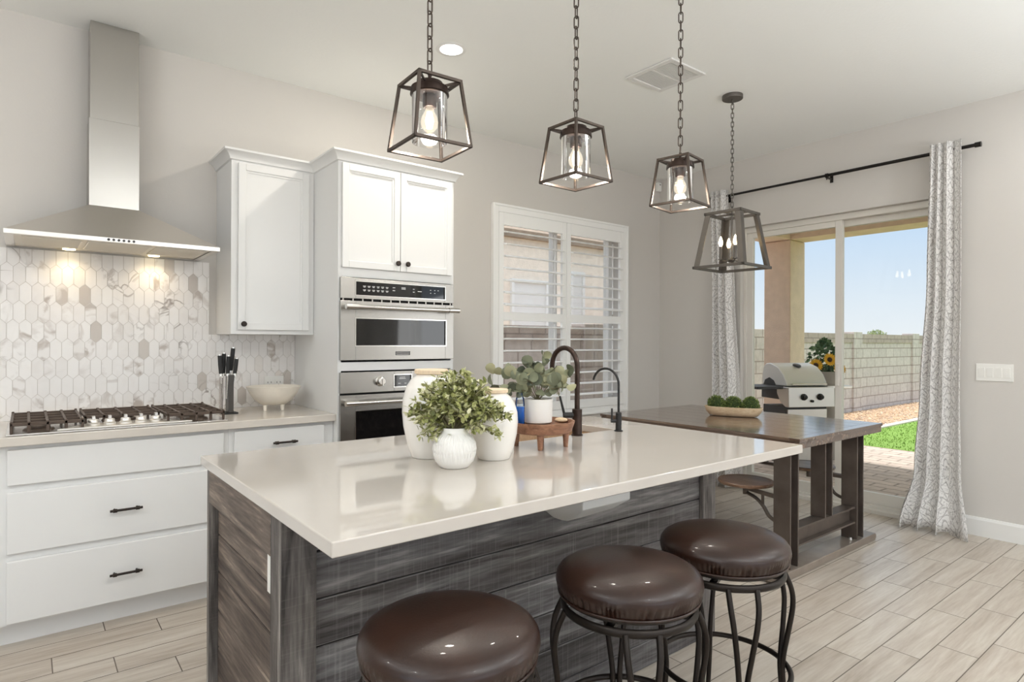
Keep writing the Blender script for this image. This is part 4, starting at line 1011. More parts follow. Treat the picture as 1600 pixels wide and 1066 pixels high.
# worktop with sink cut-out
SX0, SX1, SY0, SY1 = 1.52, 2.205, 1.985, 2.335
t = tag(build(MB(), 'island_countertop', None), 'glossy cream quartz island worktop with a sink cut-out', 'countertop')
def slab_hole(z0, z1):
    xs = [0.497, SX0, SX1, 2.489]; ys = [1.222, SY0, SY1, 2.433]; vs, fs = [], []
    for z in (z0, z1):
        for y in ys:
            for x in xs: vs.append((x, y, z))
    I = lambda i, j, l: l * 16 + j * 4 + i
    for j in range(3):
        for i in range(3):
            if i == 1 and j == 1: continue
            fs.append((I(i, j, 1), I(i + 1, j, 1), I(i + 1, j + 1, 1), I(i, j + 1, 1)))
            fs.append((I(i, j, 0), I(i, j + 1, 0), I(i + 1, j + 1, 0), I(i + 1, j, 0)))
    for k in range(3):
        fs += [(I(k, 0, 0), I(k + 1, 0, 0), I(k + 1, 0, 1), I(k, 0, 1)), (I(k + 1, 3, 0), I(k, 3, 0), I(k, 3, 1), I(k + 1, 3, 1)),
               (I(0, k + 1, 0), I(0, k, 0), I(0, k, 1), I(0, k + 1, 1)), (I(3, k, 0), I(3, k + 1, 0), I(3, k + 1, 1), I(3, k, 1))]
    fs += [(I(1, 1, 1), I(2, 1, 1), I(2, 1, 0), I(1, 1, 0)), (I(2, 2, 1), I(1, 2, 1), I(1, 2, 0), I(2, 2, 0)),
           (I(1, 2, 1), I(1, 1, 1), I(1, 1, 0), I(1, 2, 0)), (I(2, 1, 1), I(2, 2, 1), I(2, 2, 0), I(2, 1, 0))]
    return vs, fs
vs, fs = slab_hole(0.879, 0.914)
me = bpy.data.meshes.new('island_countertop'); me.from_pydata(vs, [], fs); me.materials.append(MATS['quartz_cream'])
old = t.data; t.data = me; bpy.data.meshes.remove(old)
bv = t.modifiers.new('edge', 'BEVEL'); bv.width = 0.004; bv.segments = 3; bv.limit_method = 'ANGLE'; bv.angle_limit = math.radians(40); bv.harden_normals = True
me.polygons.foreach_set('use_smooth', [True] * len(me.polygons))
# sink
g = 0.004
m = MB(); o_ = (SX0 - 0.012, SX1 + 0.012, SY0 - 0.012, SY1 + 0.012)
def rect(x0_, x1_, y0_, y1_, z_): return [(x0_, y0_, z_), (x1_, y0_, z_), (x1_, y1_, z_), (x0_, y1_, z_)]
m.loops([rect(*o_, 0.69), rect(*o_, 0.8785), rect(SX0 + g, SX1 - g, SY0 + g, SY1 - g, 0.8785), rect(SX0 + 0.015, SX1 - 0.015, SY0 + 0.015, SY1 - 0.015, 0.70)])
t = thing('sink', 'tan undermount sink sunk in the island worktop behind the black faucet', 'sink', (1.86, 2.16, 0.69))
build(m, 'basin', 'sink_tan', t)
build(MB().lathe([(0.04, 0.7005), (0.04, 0.703), (0.03, 0.7035)], 1.86, 2.16, 0, 24), 'drain', 'steel_bright', t, smooth=40)

# outlet on the island end
t = thing('electric_outlet', 'white outlet plate on the end of the wooden island', 'outlet', (IX0 + 0.03, 1.77, 0.68))
build(MB().box(IX0 + 0.0225, IX0 + 0.0298, 1.715, 1.785, 0.622, 0.742), 'plate', 'plastic_white', t, bevel=0.002)
for z in (0.655, 0.709):
    build(MB().box(IX0 + 0.021, IX0 + 0.0226, 1.735, 1.765, z - 0.018, z + 0.018), 'socket', 'plastic_white', t)

# ------------------------------------------------------------------ faucets
t = thing('kitchen_faucet', 'tall dark bronze gooseneck faucet at the island sink', 'faucet', (1.925, 1.957, 0.914))
fx_, fy_ = 1.925, 1.957
m = MB().lathe([(0.026, 0.9145), (0.026, 0.919), (0.022, 0.921), (0.022, 1.03), (0.02, 1.032)], fx_, fy_, 0, 28)
build(m, 'body', 'oil_bronze', t, smooth=40)
pts = [(fx_, fy_, 1.03), (fx_, fy_, 1.22)] ; R = 0.083
for k in range(1, 17): a = PI * k / 16; pts.append((fx_, fy_ + R - R * math.cos(a), 1.22 + R * math.sin(a)))
pts.append((fx_, fy_ + 2 * R, 1.17))
build(MB().tube(pts, 0.0115, 16), 'spout', 'oil_bronze', t, smooth=50)
build(MB().cyl((fx_, fy_ + 2 * R, 1.175), (fx_, fy_ + 2 * R, 1.10), 0.0135, 0.0145, 16), 'spray_head', 'matte_black', t, smooth=40)
m = MB().cyl((fx_, fy_, 1.005), (fx_ - 0.055, fy_ + 0.03, 1.005), 0.0125, n=16).tube([(fx_ - 0.05, fy_ + 0.028, 1.005), (fx_ - 0.068, fy_ + 0.04, 1.09)], [0.006, 0.0045], 10)
build(m, 'lever', 'matte_black', t, smooth=40)
t = thing('water_tap', 'small thin black filtered-water tap near the dining table end of the worktop', 'faucet', (2.173, 1.934, 0.914))
fx_, fy_ = 2.173, 1.934
m = MB().lathe([(0.02, 0.9145), (0.02, 0.918), (0.014, 0.92), (0.014, 1.0), (0.011, 1.002)], fx_, fy_, 0, 24)
build(m, 'body', 'matte_black', t, smooth=40)
pts = [(fx_, fy_, 1.0), (fx_, fy_, 1.13)]; R = 0.082
for k in range(1, 15): a = PI * 0.93 * k / 14; pts.append((fx_, fy_ + R - R * math.cos(a), 1.13 + R * math.sin(a) * 0.9))
build(MB().tube(pts, 0.0055, 12), 'spout', 'matte_black', t, smooth=50)
m = MB().cyl((fx_, fy_, 0.962), (fx_ - 0.03, fy_ + 0.02, 0.962), 0.0085, n=14).tube([(fx_ - 0.026, fy_ + 0.018, 0.962), (fx_ - 0.026, fy_ + 0.018, 1.02)], 0.0042, 8).cyl((fx_ + .01, fy_, .962), (fx_ + .0155, fy_ - .004, .962), 0.007, n=12)
build(m, 'lever', 'matte_black', t, smooth=40)

# ------------------------------------------------------------------ things on the island
def jar(name, label, x, y, R, H):
    t = thing(name, label, 'jar', (x, y, 0.914), 'lidded white jars')
    z = 0.9145; prof = [(0.66, 0), (0.68, 0.01), (0.82, 0.14), (0.96, 0.36), (1.0, 0.52), (0.97, 0.67), (0.86, 0.80), (0.70, 0.885), (0.56, 0.925), (0.53, 0.935), (0.51, 0.945)]
    build(MB().lathe([(R * a, z + H * b) for a, b in prof], x, y, 0, 48), 'body', 'ceramic', t, smooth=60)
    build(MB().lathe([(R * 0.5, z + H * 0.9455), (R * 0.58, z + H * 0.95), (R * 0.58, z + H * 0.99), (R * 0.55, z + H)], x, y, 0, 40), 'lid', 'lid_wood', t, smooth=35)
jar('lidded_jar', 'taller white ceramic jar with wood lid, behind the plant and nearest the ovens', 1.155, 1.925, 0.105, 0.315)
jar('lidded_jar', 'shorter white ceramic jar with wood lid, between the leafy vase and wooden riser', 1.314, 1.757, 0.086, 0.247)

def leaf_pts(c, d, up_, L, W_, fold=0.25, n=1):
    """pointed leaf of 6 points from c along d"""
    d = d.normalized(); s = d.cross(up_)
    if s.length < 1e-3: s = d.orthogonal()
    s.normalize(); u = s.cross(d)
    return [c, c + d * L * 0.35 + s * W_ + u * fold * W_, c + d * L * 0.75 + s * W_ * 0.7 + u * fold * W_ * .6, c + d * L, c + d * L * 0.75 - s * W_ * 0.7 + u * fold * W_ * .6, c + d * L * 0.35 - s * W_ + u * fold * W_, c + d * L * 0.4]
def add_leaf(m, *a, **k):
    p = leaf_pts(*a, **k); m.add(p, [(0, 1, 6), (1, 2, 6), (2, 3, 6), (3, 4, 6), (4, 5, 6), (5, 0, 6)])
def rv(rnd): 
    while True:
        v = Vector((rnd.uniform(-1, 1), rnd.uniform(-1, 1), rnd.uniform(-1, 1)))
        if 0.05 < v.length < 1: return v.normalized()

vx, vy = 1.117, 1.712
t = thing('flower_vase', 'small round ribbed white vase holding leafy green sprigs', 'vase', (vx, vy, 0.914))
prof = [(0.045, 0), (0.05, 0.004), (0.063, 0.02), (0.071, 0.042), (0.0735, 0.06), (0.071, 0.08), (0.062, 0.098), (0.046, 0.111), (0.041, 0.118), (0.042, 0.128), (0.0405, 0.131), (0.037, 0.126), (0.036, 0.112)]
prof = [prof[0]] + [(prof[i][0] + (prof[i + 1][0] - prof[i][0]) * q, prof[i][1] + (prof[i + 1][1] - prof[i][1]) * q) for i in range(len(prof) - 1) for q in ((0.5, 1.0) if 1 <= i < 8 else (1.0,))]
def rib(i, a, r, z):
    if 0.03 < z < 0.108:
        row = int((z - 0.03) / 0.026); f = 1.0 - abs(((z - 0.03) / 0.026 - row) * 2 - 1) ** 3
        return r - 0.0038 * f * (1 if math.sin(a * 36 + row * PI) > 0 else 0), z
    return r, z
build(MB().lathe([(r, 0.9145 + z) for r, z in prof], vx, vy, 0, 288, mod=lambda i, a, r, z: (lambda q: (q[0], q[1] + 0.9145))(rib(i, a, r, z - 0.9145))), 'body', 'ceramic_matte', t, smooth=50)
rnd = random.Random(11); st = MB(); lf = MB(); zb = 1.03
# two mounds of sprigs: a big one above the neck and a smaller trailing one toward the jar
RR = Vector((math.cos(YAW), -math.sin(YAW), 0)); FF = Vector((math.sin(YAW), math.cos(YAW), 0))
blobs = [(Vector((0.0, 0.0, 1.122)), 0.118, 0.092, 0.105, 120), (Vector((-0.085, 0.0, 1.07)), 0.075, 0.06, 0.07, 34), (Vector((0.125, -0.015, 1.075)), 0.068, 0.05, 0.055, 38)]
for (c, er, ef, ez, cnt) in blobs:
    for i in range(cnt):
        n_ = rv(rnd); n_.z = abs(n_.z) * 1.0 if rnd.random() < 0.72 else n_.z
        q = rnd.uniform(0.72, 1.06)
        p2 = Vector((vx, vy, 0)) + RR * (c.x + n_.x * er * q) + FF * (c.y + n_.y * ef * q) + Vector((0, 0, c.z + n_.z * ez * q))
        a = rnd.uniform(0, 2 * PI); p0 = Vector((vx + 0.02 * math.cos(a), vy + 0.02 * math.sin(a), zb)); p1 = (p0 + p2) * 0.5 + Vector((0, 0, 0.022))
        path = smooth_path([p0, p1, p2], 5); st.tube(path, 0.001, 4); out = (p2 - p1).normalized()
        for j in range(4, len(path)):
            for k in range(2 if j < len(path) - 1 else 4):
                d_ = (out * 0.5 + rv(rnd)).normalized(); add_leaf(lf, path[j] + rv(rnd) * 0.007, d_, Vector((0, 0, 1)) + rv(rnd) * 0.5, rnd.uniform(0.016, 0.026), rnd.uniform(0.005, 0.0085))
build(st, 'stems', 'stem', t); build(lf, 'foliage', 'vase_leaf', t)

# riser with pot, bottle, sponge
RX, RY = 1.61, 1.84; RZ = 1.003
t = thing('riser_stand', 'round brown wooden riser on legs beside the white jar', 'riser', (RX, RY, 0.914))
build(MB().lathe([(0.112, RZ - 0.030), (0.121, RZ - 0.026), (0.133, RZ + 0.008), (0.134, RZ + 0.014), (0.127, RZ + 0.014), (0.118, RZ), (0.01, RZ)], RX, RY, 0, 56), 'top', 'riser_wood', t, smooth=35)
for k in range(4):
    a = math.radians(-141 + 90 * k + 8); x, y = RX + 0.098 * math.cos(a), RY + 0.098 * math.sin(a)
    build(MB().lathe([(0.009, 0.9145), (0.0135, RZ - 0.0302)], x, y, 0, 14), 'leg', 'riser_wood', t, smooth=40)
px, py = 1.618, 1.868
t = thing('eucalyptus_pot', 'white pot of round-leaved eucalyptus on the wooden riser', 'potted plant', (px, py, RZ))
build(MB().lathe([(0.048, RZ + 0.001), (0.056, RZ + 0.006), (0.059, RZ + 0.098), (0.056, RZ + 0.099), (0.054, RZ + 0.085), (0.01, RZ + 0.084)], px, py, 0, 40), 'pot', 'ceramic_matte', t, smooth=40)
build(MB().lathe([(0.054, RZ + 0.086), (0.03, RZ + 0.094), (0.004, RZ + 0.096)], px, py, 0, 24), 'soil', 'soil', t)
rnd = random.Random(5); st = MB(); lf = MB()
cu = math.cos(YAW)
def round_leaf(c, nrm, d, R):
    d = (d - nrm * d.dot(nrm)).normalized(); s = nrm.cross(d); pts = [c]
    for k in range(12):
        a = 2 * PI * k / 12; pts.append(c + d * R * (1.0 + math.cos(a)) * 1.0 + s * R * 0.95 * math.sin(a) + nrm * R * 0.22 * (math.cos(2 * a)))
    cc = c + d * R; pts.append(cc); o_ = 13
    lf.add(pts, [(13, 1 + k, 1 + (k + 1) % 12) for k in range(12)])
R0 = Vector((math.cos(YAW), -math.sin(YAW), 0)); F0 = Vector((math.sin(YAW), math.cos(YAW), 0)); Z0 = Vector((0, 0, 1))
sprigs = [(-0.19, 0.06, 0.07), (-0.17, 0.12, 0.03), (-0.09, 0.11, -0.03), (-0.03, 0.15, 0.02), (0.03, 0.17, 0.0), (0.08, 0.13, 0.04), (0.13, 0.10, -0.02), (0.11, 0.06, -0.06), (-0.05, 0.09, -0.08), (0.04, 0.09, -0.07), (0.0, 0.12, 0.07), (-0.11, 0.05, -0.04)]
for (rr, uu, ff) in sprigs:
    p0 = Vector((px, py, RZ + 0.088)); p2 = p0 + R0 * rr + Z0 * uu + F0 * ff; p1 = p0 + R0 * rr * 0.4 + Z0 * (uu * 0.65 + 0.01) + F0 * ff * 0.5
    path = smooth_path([p0, p1, p2], 3); st.tube(path, 0.0018, 5)
    for j in range(2, len(path)):
        for q in range(2 if j in (3, 4) else 1):
            nrm = (-F0 * rnd.uniform(0.3, 1.0) + rv(rnd) * 0.7 + Z0 * 0.2).normalized()
            d_ = (path[j] - path[j - 1]).normalized() + rv(rnd) * 0.7
            round_leaf(path[j], nrm, d_, rnd.uniform(0.018, 0.028))
build(st, 'stems', 'stem', t, smooth=60); build(lf, 'leaves', 'euc_leaf', t, smooth=60)
bx_, by_ = 1.524, 1.868
t = thing('soap_bottle', 'clear bottle of bright blue soap on the wooden riser', 'soap bottle', (bx_, by_, RZ))
build(MB().lathe([(0.017, RZ + 0.0006), (0.019, RZ + 0.004), (0.019, RZ + 0.085), (0.0165, RZ + 0.105), (0.010, RZ + 0.118), (0.009, RZ + 0.128)], bx_, by_, 0, 28), 'bottle', 'bottle_glass', t, smooth=40)
build(MB().lathe([(0.015, RZ + 0.003), (0.0175, RZ + 0.006), (0.0175, RZ + 0.073)], bx_, by_, 0, 28), 'liquid', 'blue_liquid', t, smooth=40)
t = tag(build(MB().sphere((1.708, 1.828, RZ + 0.010), 0.024, 18, 10, (1.0, 1.2, 0.4)), 'sponge', 'sponge', smooth=60), 'small beige sponge on the wooden riser beside the white pot', 'sponge')

# ------------------------------------------------------------------ bar stools
def make_stool():
    r = thing('bar_stool', '', 'bar stool', (0, 0, 0), 'leather stools at the island')
    prof = [(0.15, 0.640), (0.186, 0.642), (0.192, 0.648), (0.1975, 0.66), (0.2005, 0.675), (0.198, 0.69), (0.190, 0.702), (0.172, 0.713), (0.14, 0.7215), (0.09, 0.727), (0.04, 0.729), (0.004, 0.7295)]
    def pleat(i, a, rr, z):
        if 0.645 < z < 0.682:
            f = max(0.0, 1 - abs((z - 0.66) / 0.022)) ; w_ = abs(math.sin(a * 42 + 2.2 * math.sin(a * 7))) ** 2.5
            return rr - 0.0095 * f * w_ * (0.6 + 0.4 * math.sin(a * 13)), z
        return rr, z
    pr = []
    for (a, b) in zip(prof, prof[1:]):
        pr.append(a)
        if a[1] < 0.69: pr += [(a[0] + (b[0] - a[0]) * q, a[1] + (b[1] - a[1]) * q) for q in (0.33, 0.66)]
    pr.append(prof[-1])
    c = build(MB().lathe(pr, n=330, mod=pleat), 'cushion', 'leather', r, smooth=60)
    build(MB().tube(circle((0, 0, 0.6435), 0.1915, 64), 0.0036, 8, closed=True), 'piping', 'leather', c, smooth=60)
    build(MB().lathe([(0.02, 0.626), (0.178, 0.628), (0.184, 0.632), (0.184, 0.640), (0.02, 0.640)], n=56), 'swivel_plate', 'stool_metal', r, smooth=40)
    m = MB(); m.tube(circle((0, 0, 0.607), 0.179, 64), 0.0105, 10, closed=True, flat=(1.15, 0.8))
    for k in range(4): a = k * PI / 2 + 0.3; m.cyl((0.15 * math.cos(a), 0.15 * math.sin(a), 0.606), (0.15 * math.cos(a), 0.15 * math.sin(a), 0.628), 0.008, n=10)
    for k in range(2): a = k * PI / 2 + 0.3; m.bar((0.178 * math.cos(a), 0.178 * math.sin(a), 0.607), (-0.178 * math.cos(a), -0.178 * math.sin(a), 0.607), 0.012, 0.022)
    build(m, 'top_ring', 'stool_metal', r, smooth=40)
    for k in range(4):
        a = PI / 4 + k * PI / 2; m = MB(); c_, s_ = math.cos(a), math.sin(a)
        for sg in (1, -1):
            P = [(0.178, 0.042, 0.605), (0.199, 0.040, 0.555), (0.206, 0.033, 0.50), (0.198, 0.022, 0.42), (0.187, 0.0125, 0.34), (0.184, 0.010, 0.28), (0.194, 0.010, 0.18), (0.212, 0.010, 0.08), (0.226, 0.010, 0.004)]
            m.tube(smooth_path([(p[0] * c_ - sg * p[1] * s_, p[0] * s_ + sg * p[1] * c_, p[2]) for p in P], 5), 0.0085, 8)
        build(m, 'leg', 'stool_metal', r, smooth=60)
    build(MB().tube(circle((0, 0, 0.298), 0.199, 64), 0.0085, 10, closed=True), 'foot_ring', 'stool_metal', r, smooth=60)
    return r
stool = make_stool()
for i, (lab, x, y, rz_) in enumerate([('brown leather bar stool closest to the camera, cut by the bottom edge', 0.735, 1.142, 0.2),
        ('middle brown leather bar stool of the three along the island', 1.308, 1.126, 0.12), ('brown leather bar stool at the dining table end of the island', 1.765, 1.122, 0.08)]):
    if i == 0: stool.location = (x, y, 0); stool.rotation_euler = (0, 0, rz_); stool['label'] = lab
    else: dup(stool, (x, y, 0), rz_, lab)

# ------------------------------------------------------------------ dining table with swing-out seats
t = thing('dining_table', 'dark wood dining table on riveted steel beams with swing-out round seats', 'dining table', (3.88, 2.37, 0))
TX0_, TX1_, TY0_, TY1_ = 3.335, 4.455, 1.655, 3.15
m = MB(); n = 7
for i in range(n):
    a = TX0_ + 0.0 + (TX1_ - TX0_) * i / n; b = TX0_ + (TX1_ - TX0_) * (i + 1) / n
    m.box(a + 0.0008, b - 0.0008, TY0_ + 0.0605, TY1_ - 0.0605, 0.782, 0.80)
m.box(TX0_, TX1_, TY0_, TY0_ + 0.06, 0.782, 0.80).box(TX0_, TX1_, TY1_ - 0.06, TY1_, 0.782, 0.80)
build(m, 'table_top', 'table_top', t, bevel=0.002)
m = MB().box(TX0_ + 0.006, TX1_ - 0.006, TY0_ + 0.006, TY0_ + 0.03, 0.742, 0.7815).box(TX0_ + 0.006, TX1_ - 0.006, TY1_ - 0.03, TY1_ - 0.006, 0.742, 0.7815)
m.box(TX0_ + 0.006, TX0_ + 0.03, TY0_ + 0.031, TY1_ - 0.031, 0.742, 0.7815).box(TX1_ - 0.03, TX1_ - 0.006, TY0_ + 0.031, TY1_ - 0.031, 0.742, 0.7815)
build(m, 'apron', 'table_top', t, bevel=0.002)
def ibeam(m, x, y, z0_, z1_, w=0.10, d=0.10, th=0.012):
    """H section: flanges face +-X, web between"""
    m.box(x - w / 2, x - w / 2 + th, y - d / 2, y + d / 2, z0_, z1_).box(x + w / 2 - th, x + w / 2, y - d / 2, y + d / 2, z0_, z1_)
    m.box(x - w / 2 + th, x + w / 2 - th, y - th / 2, y + th / 2, z0_, z1_)
LEGS = {}
for ty in (1.78, 3.02):
    for lx in (3.43, 4.30):
        m = MB(); ibeam(m, lx, ty, 0.048, 0.779); L_ = build(m, 'leg', 'table_metal', t, bevel=0.0015, seg=1); LEGS[(lx, ty)] = L_
        m = MB()
        for z in (0.22, 0.42, 0.66): m.cyl((lx - 0.005, ty - 0.018, z), (lx - 0.005, ty - 0.004, z), 0.011, 0.007, 10)
        build(m, 'rivets', 'rivet', L_, smooth=50)
    m = MB(); ibeam(m, 3.865, ty, 0.262, 0.779, 0.10, 0.09); build(m, 'centre_post', 'table_metal', t, bevel=0.0015, seg=1)
    m = MB(); m.box(3.482, 4.248, ty - 0.006, ty + 0.006, 0.165, 0.25).box(3.482, 4.248, ty - 0.04, ty + 0.04, 0.153, 0.165).box(3.482, 4.248, ty - 0.04, ty + 0.04, 0.25, 0.262)
    build(m, 'crossbar', 'table_metal', t, bevel=0.0015, seg=1)
    m = MB().prism([(3.235, 0.0), (4.50, 0.0), (4.52, 0.015), (4.52, 0.035), (4.505, 0.047), (3.23, 0.047), (3.215, 0.035), (3.215, 0.015)], 'y', ty - 0.065, ty + 0.065)
    ft = build(m, 'foot_beam', 'foot_metal_lit', t, bevel=0.006)
    m = MB()
    for lx in (3.43, 4.30):
        for s in (-1, 1): m.cyl((lx + s * 0.075, ty - 0.02, 0.047), (lx + s * 0.075, ty - 0.02, 0.062), 0.013, 0.009, 10)
    build(m, 'bolts', 'rivet', ft, smooth=40)
build(MB().bar((4.315, 1.83, 0.437), (4.315, 2.97, 0.437), 0.02, 0.02), 'side_rail', 'table_metal', t, bevel=0.002)
for lx, ly, sx_, sy_, in ((3.43, 1.78, 3.477, 2.06), (4.30, 1.78, 4.275, 2.056), (3.43, 3.02, 3.46, 2.70), (4.30, 3.02, 4.28, 2.70)):
    s = 1 if sy_ > ly else -1; y0_ = ly + s * 0.051
    se = build(MB().lathe([(0.14, 0.463), (0.158, 0.466), (0.164, 0.474), (0.165, 0.482), (0.161, 0.487), (0.145, 0.487), (0.143, 0.4855), (0.004, 0.485)], sx_, sy_, 0, 48), 'seat', 'seat_wood', t, smooth=35)
    m = MB(); m.lathe([(0.05, 0.455), (0.05, 0.4628)], sx_, sy_, 0, 20).lathe([(0.017, 0.40), (0.017, 0.456)], sx_, sy_, 0, 14)
    lp = (lx - 0.02, y0_)
    m.bar((sx_, sy_, 0.437), (lp[0], lp[1], 0.437), 0.022, 0.016)
    q = lambda f, z: (sx_ + (lp[0] - sx_) * f, sy_ + (lp[1] - sy_) * f, z)
    m.tube(smooth_path([q(0, 0.412), q(0.35, 0.395), q(0.6, 0.36), q(0.78, 0.315), q(1.0, 0.295)], 5), 0.011, 8)
    m.bar(q(0.58, 0.36), q(0.58, 0.437), 0.013)
    build(m, 'swing_arm', 'table_metal', se, smooth=40)

# tray with three moss balls
cx_, cy_ = 4.00, 2.47; dirn = Vector((3.85 - 4.0, 2.62 - 2.28 + 0.0, 0)).normalized()
t = thing('dough_bowl', 'oblong pale wooden bowl on the dining table', 'bowl', (cx_, cy_, 0.80))
dirn = Vector((-0.38, 0.925, 0)); perp = Vector((-dirn.y, dirn.x, 0)); C0 = Vector((cx_, cy_, 0))
def oval(a, b, z, n=48, p=2.6):
    out = []
    for k in range(n):
        q = 2 * PI * k / n; c_, s_ = math.cos(q), math.sin(q)
        out.append(C0 + dirn * a * math.copysign(abs(c_) ** (2 / p), c_) + perp * b * math.copysign(abs(s_) ** (2 / p), s_) + Vector((0, 0, z)))
    return out
m = MB(); m.loops([oval(0.14, 0.045, 0.8008), oval(0.165, 0.06, 0.806), oval(0.19, 0.078, 0.835), oval(0.20, 0.086, 0.868), oval(0.194, 0.08, 0.869), oval(0.18, 0.068, 0.84), oval(0.15, 0.05, 0.82)])
build(m, 'bowl', 'tray_wood', t, smooth=50)
rnd = random.Random(21)
labs = ['clipped green moss ball at the kitchen-window end of the wooden bowl', 'clipped green moss ball in the middle of the wooden bowl', 'clipped green moss ball at the patio-door end of the wooden bowl']
for i, off in enumerate((0.118, 0.0, -0.118)):
    b = C0 + dirn * off + Vector((0, 0, 0.882)); g_ = thing('moss_ball', labs[i], 'topiary ball', tuple(b), 'moss balls in the wooden bowl')
    build(MB().sphere(b, 0.056, 16, 10), 'core', 'box_leaf_core', g_, smooth=60)
    lf = MB()
    for k in range(820):
        n_ = rv(rnd); add_leaf(lf, b + n_ * rnd.uniform(0.05, 0.059), (n_ + rv(rnd) * 0.7).normalized(), rv(rnd), rnd.uniform(0.009, 0.015), rnd.uniform(0.002, 0.0035))
    build(lf, 'leaves', 'box_leaf', g_)

# ------------------------------------------------------------------ outside: patio, porch, garden, wall, neighbour
GZ = -0.08
struct(MB().box(WX + T, 9.05, -6, 6, GZ - 0.1, GZ), 'ground_patio', 'pavers')
struct(MB().box(-8, 40, -14, 5.5, GZ - 0.2, GZ - 0.101), 'ground_dirt', 'dirt')
struct(MB().box(-8, 40, 5.5, 22, GZ - 0.2, GZ - 0.02), 'ground_neighbour', 'dirt')
struct(MB().box(-6, WX + T, WY + T, 5.5, GZ - 0.1, GZ), 'ground_side_yard', 'dirt')
t = tag(build(MB().box(9.05, 22, -6, 4.12, GZ - 0.1, GZ + 0.004), 'lawn', 'grass', None), 'bright green lawn beyond the patio pavers', 'lawn', kind='stuff')
rnd = random.Random(2); m = MB()
for i in range(9000):
    x, y = rnd.uniform(9.08, 15), rnd.uniform(1.2, 4.1); a = rnd.uniform(0, 2 * PI); h = rnd.uniform(0.015, 0.035); w_ = 0.006
    dx, dy = w_ * math.cos(a), w_ * math.sin(a); lx, ly = rnd.uniform(-.012, .012), rnd.uniform(-.012, .012)
    m.add([(x - dx, y - dy, GZ), (x + dx, y + dy, GZ), (x + lx, y + ly, GZ + h)], [(0, 1, 2)])
build(m, 'blades', 'grass', t)
tag(build(MB().box(9.05, 22, 4.12, 4.24, GZ - 0.1, GZ + 0.03), 'lawn_kerb', 'concrete_curb', bevel=0.01), 'pale concrete kerb between the lawn and the gravel', 'kerb')
m = MB().box(9.05, 24, 4.2405, 5.455, GZ - 0.1, GZ + 0.005)
t = tag(build(m, 'gravel_bed', 'dirt'), 'tan gravel strip along the foot of the block wall', 'gravel', kind='stuff')
m = MB()
for i in range(5200):
    x = 9.1 + 9.5 * rnd.random(); y = rnd.uniform(4.29, 5.41); r_ = rnd.uniform(0.014, 0.034)
    sq = (rnd.uniform(.8, 1.3), rnd.uniform(.8, 1.3), rnd.uniform(.5, .8)); a = rnd.uniform(0, PI)
    vs = [(math.cos(a) * r_ * sq[0], math.sin(a) * r_ * sq[0], 0), (-math.sin(a) * r_ * sq[1], math.cos(a) * r_ * sq[1], 0), (-math.cos(a) * r_ * sq[0], -math.sin(a) * r_ * sq[0], 0), (math.sin(a) * r_ * sq[1], -math.cos(a) * r_ * sq[1], 0), (0, 0, r_ * sq[2]), (0, 0, -r_ * sq[2])]
    m.add([(x + p[0], y + p[1], GZ + 0.015 + p[2]) for p in vs], [(0, 1, 4), (1, 2, 4), (2, 3, 4), (3, 0, 4), (1, 0, 5), (2, 1, 5), (3, 2, 5), (0, 3, 5)])
build(m, 'pebbles', 'pebble', t)
# block wall with pilasters
t = thing('block_wall', 'grey concrete block garden wall with pilasters along the yard', 'garden wall', (10, 5.6, GZ)); t['kind'] = 'structure'
build(MB().box(-4, 30, 5.5, 5.65, GZ, 1.338), 'courses', 'block_wall', t)
build(MB().box(-4, 30, 5.48, 5.66, 1.338, 1.52), 'cap_course', 'block_cap', t)
for x in (2.0, 5.7, 9.6, 13.45, 16.65, 20.0):
    build(MB().box(x - 0.2, x + 0.2, 5.46, 5.70, GZ, 1.56), 'pilaster', 'block_wall', t, bevel=0.006)
# porch
t = thing('porch_cover', 'tan stucco porch beams and roof over the patio', 'porch', (8.7, 2, 2.4)); t['kind'] = 'structure'
build(MB().box(WX + T + .001, 9.02, -6, 5.2, 3.10, 3.22), 'roof_deck', 'porch_ceiling', t)
build(MB().box(8.5, 8.93, -5.8, 4.76, 2.80, 3.099), 'beam', 'stucco_tan', t)
build(MB().box(WX + T + .001, 8.4995, 4.36, 4.76, 2.80, 3.099), 'beam', 'stucco_tan', t)
t = tag(build(MB().box(8.5, 8.93, 4.36, 4.76, GZ, 2.7995), 'porch_column', 'stucco_tan', bevel=0.02), 'square tan stucco porch column standing behind the grill', 'column'); t['kind'] = 'structure'
# distant tree
t = thing('desert_tree', 'small pale treetop showing above the block wall', 'tree', (30, 11.4, 0))
tm = MB().tube([(30, 11.4, GZ), (30.1, 11.4, 1.0), (30.0, 11.5, 1.6)], [0.06, 0.05, 0.02], 8); build(tm, 'trunk', 'stem', t)
lf = MB()
for i in range(700):
    n_ = rv(rnd) * rnd.random() ** 0.4; add_leaf(lf, Vector((30 + n_.x * 0.42, 11.4 + n_.y * 0.42, 1.62 + n_.z * 0.3)), rv(rnd), rv(rnd), 0.09, 0.025)
build(lf, 'crown', 'tree_leaf', t)
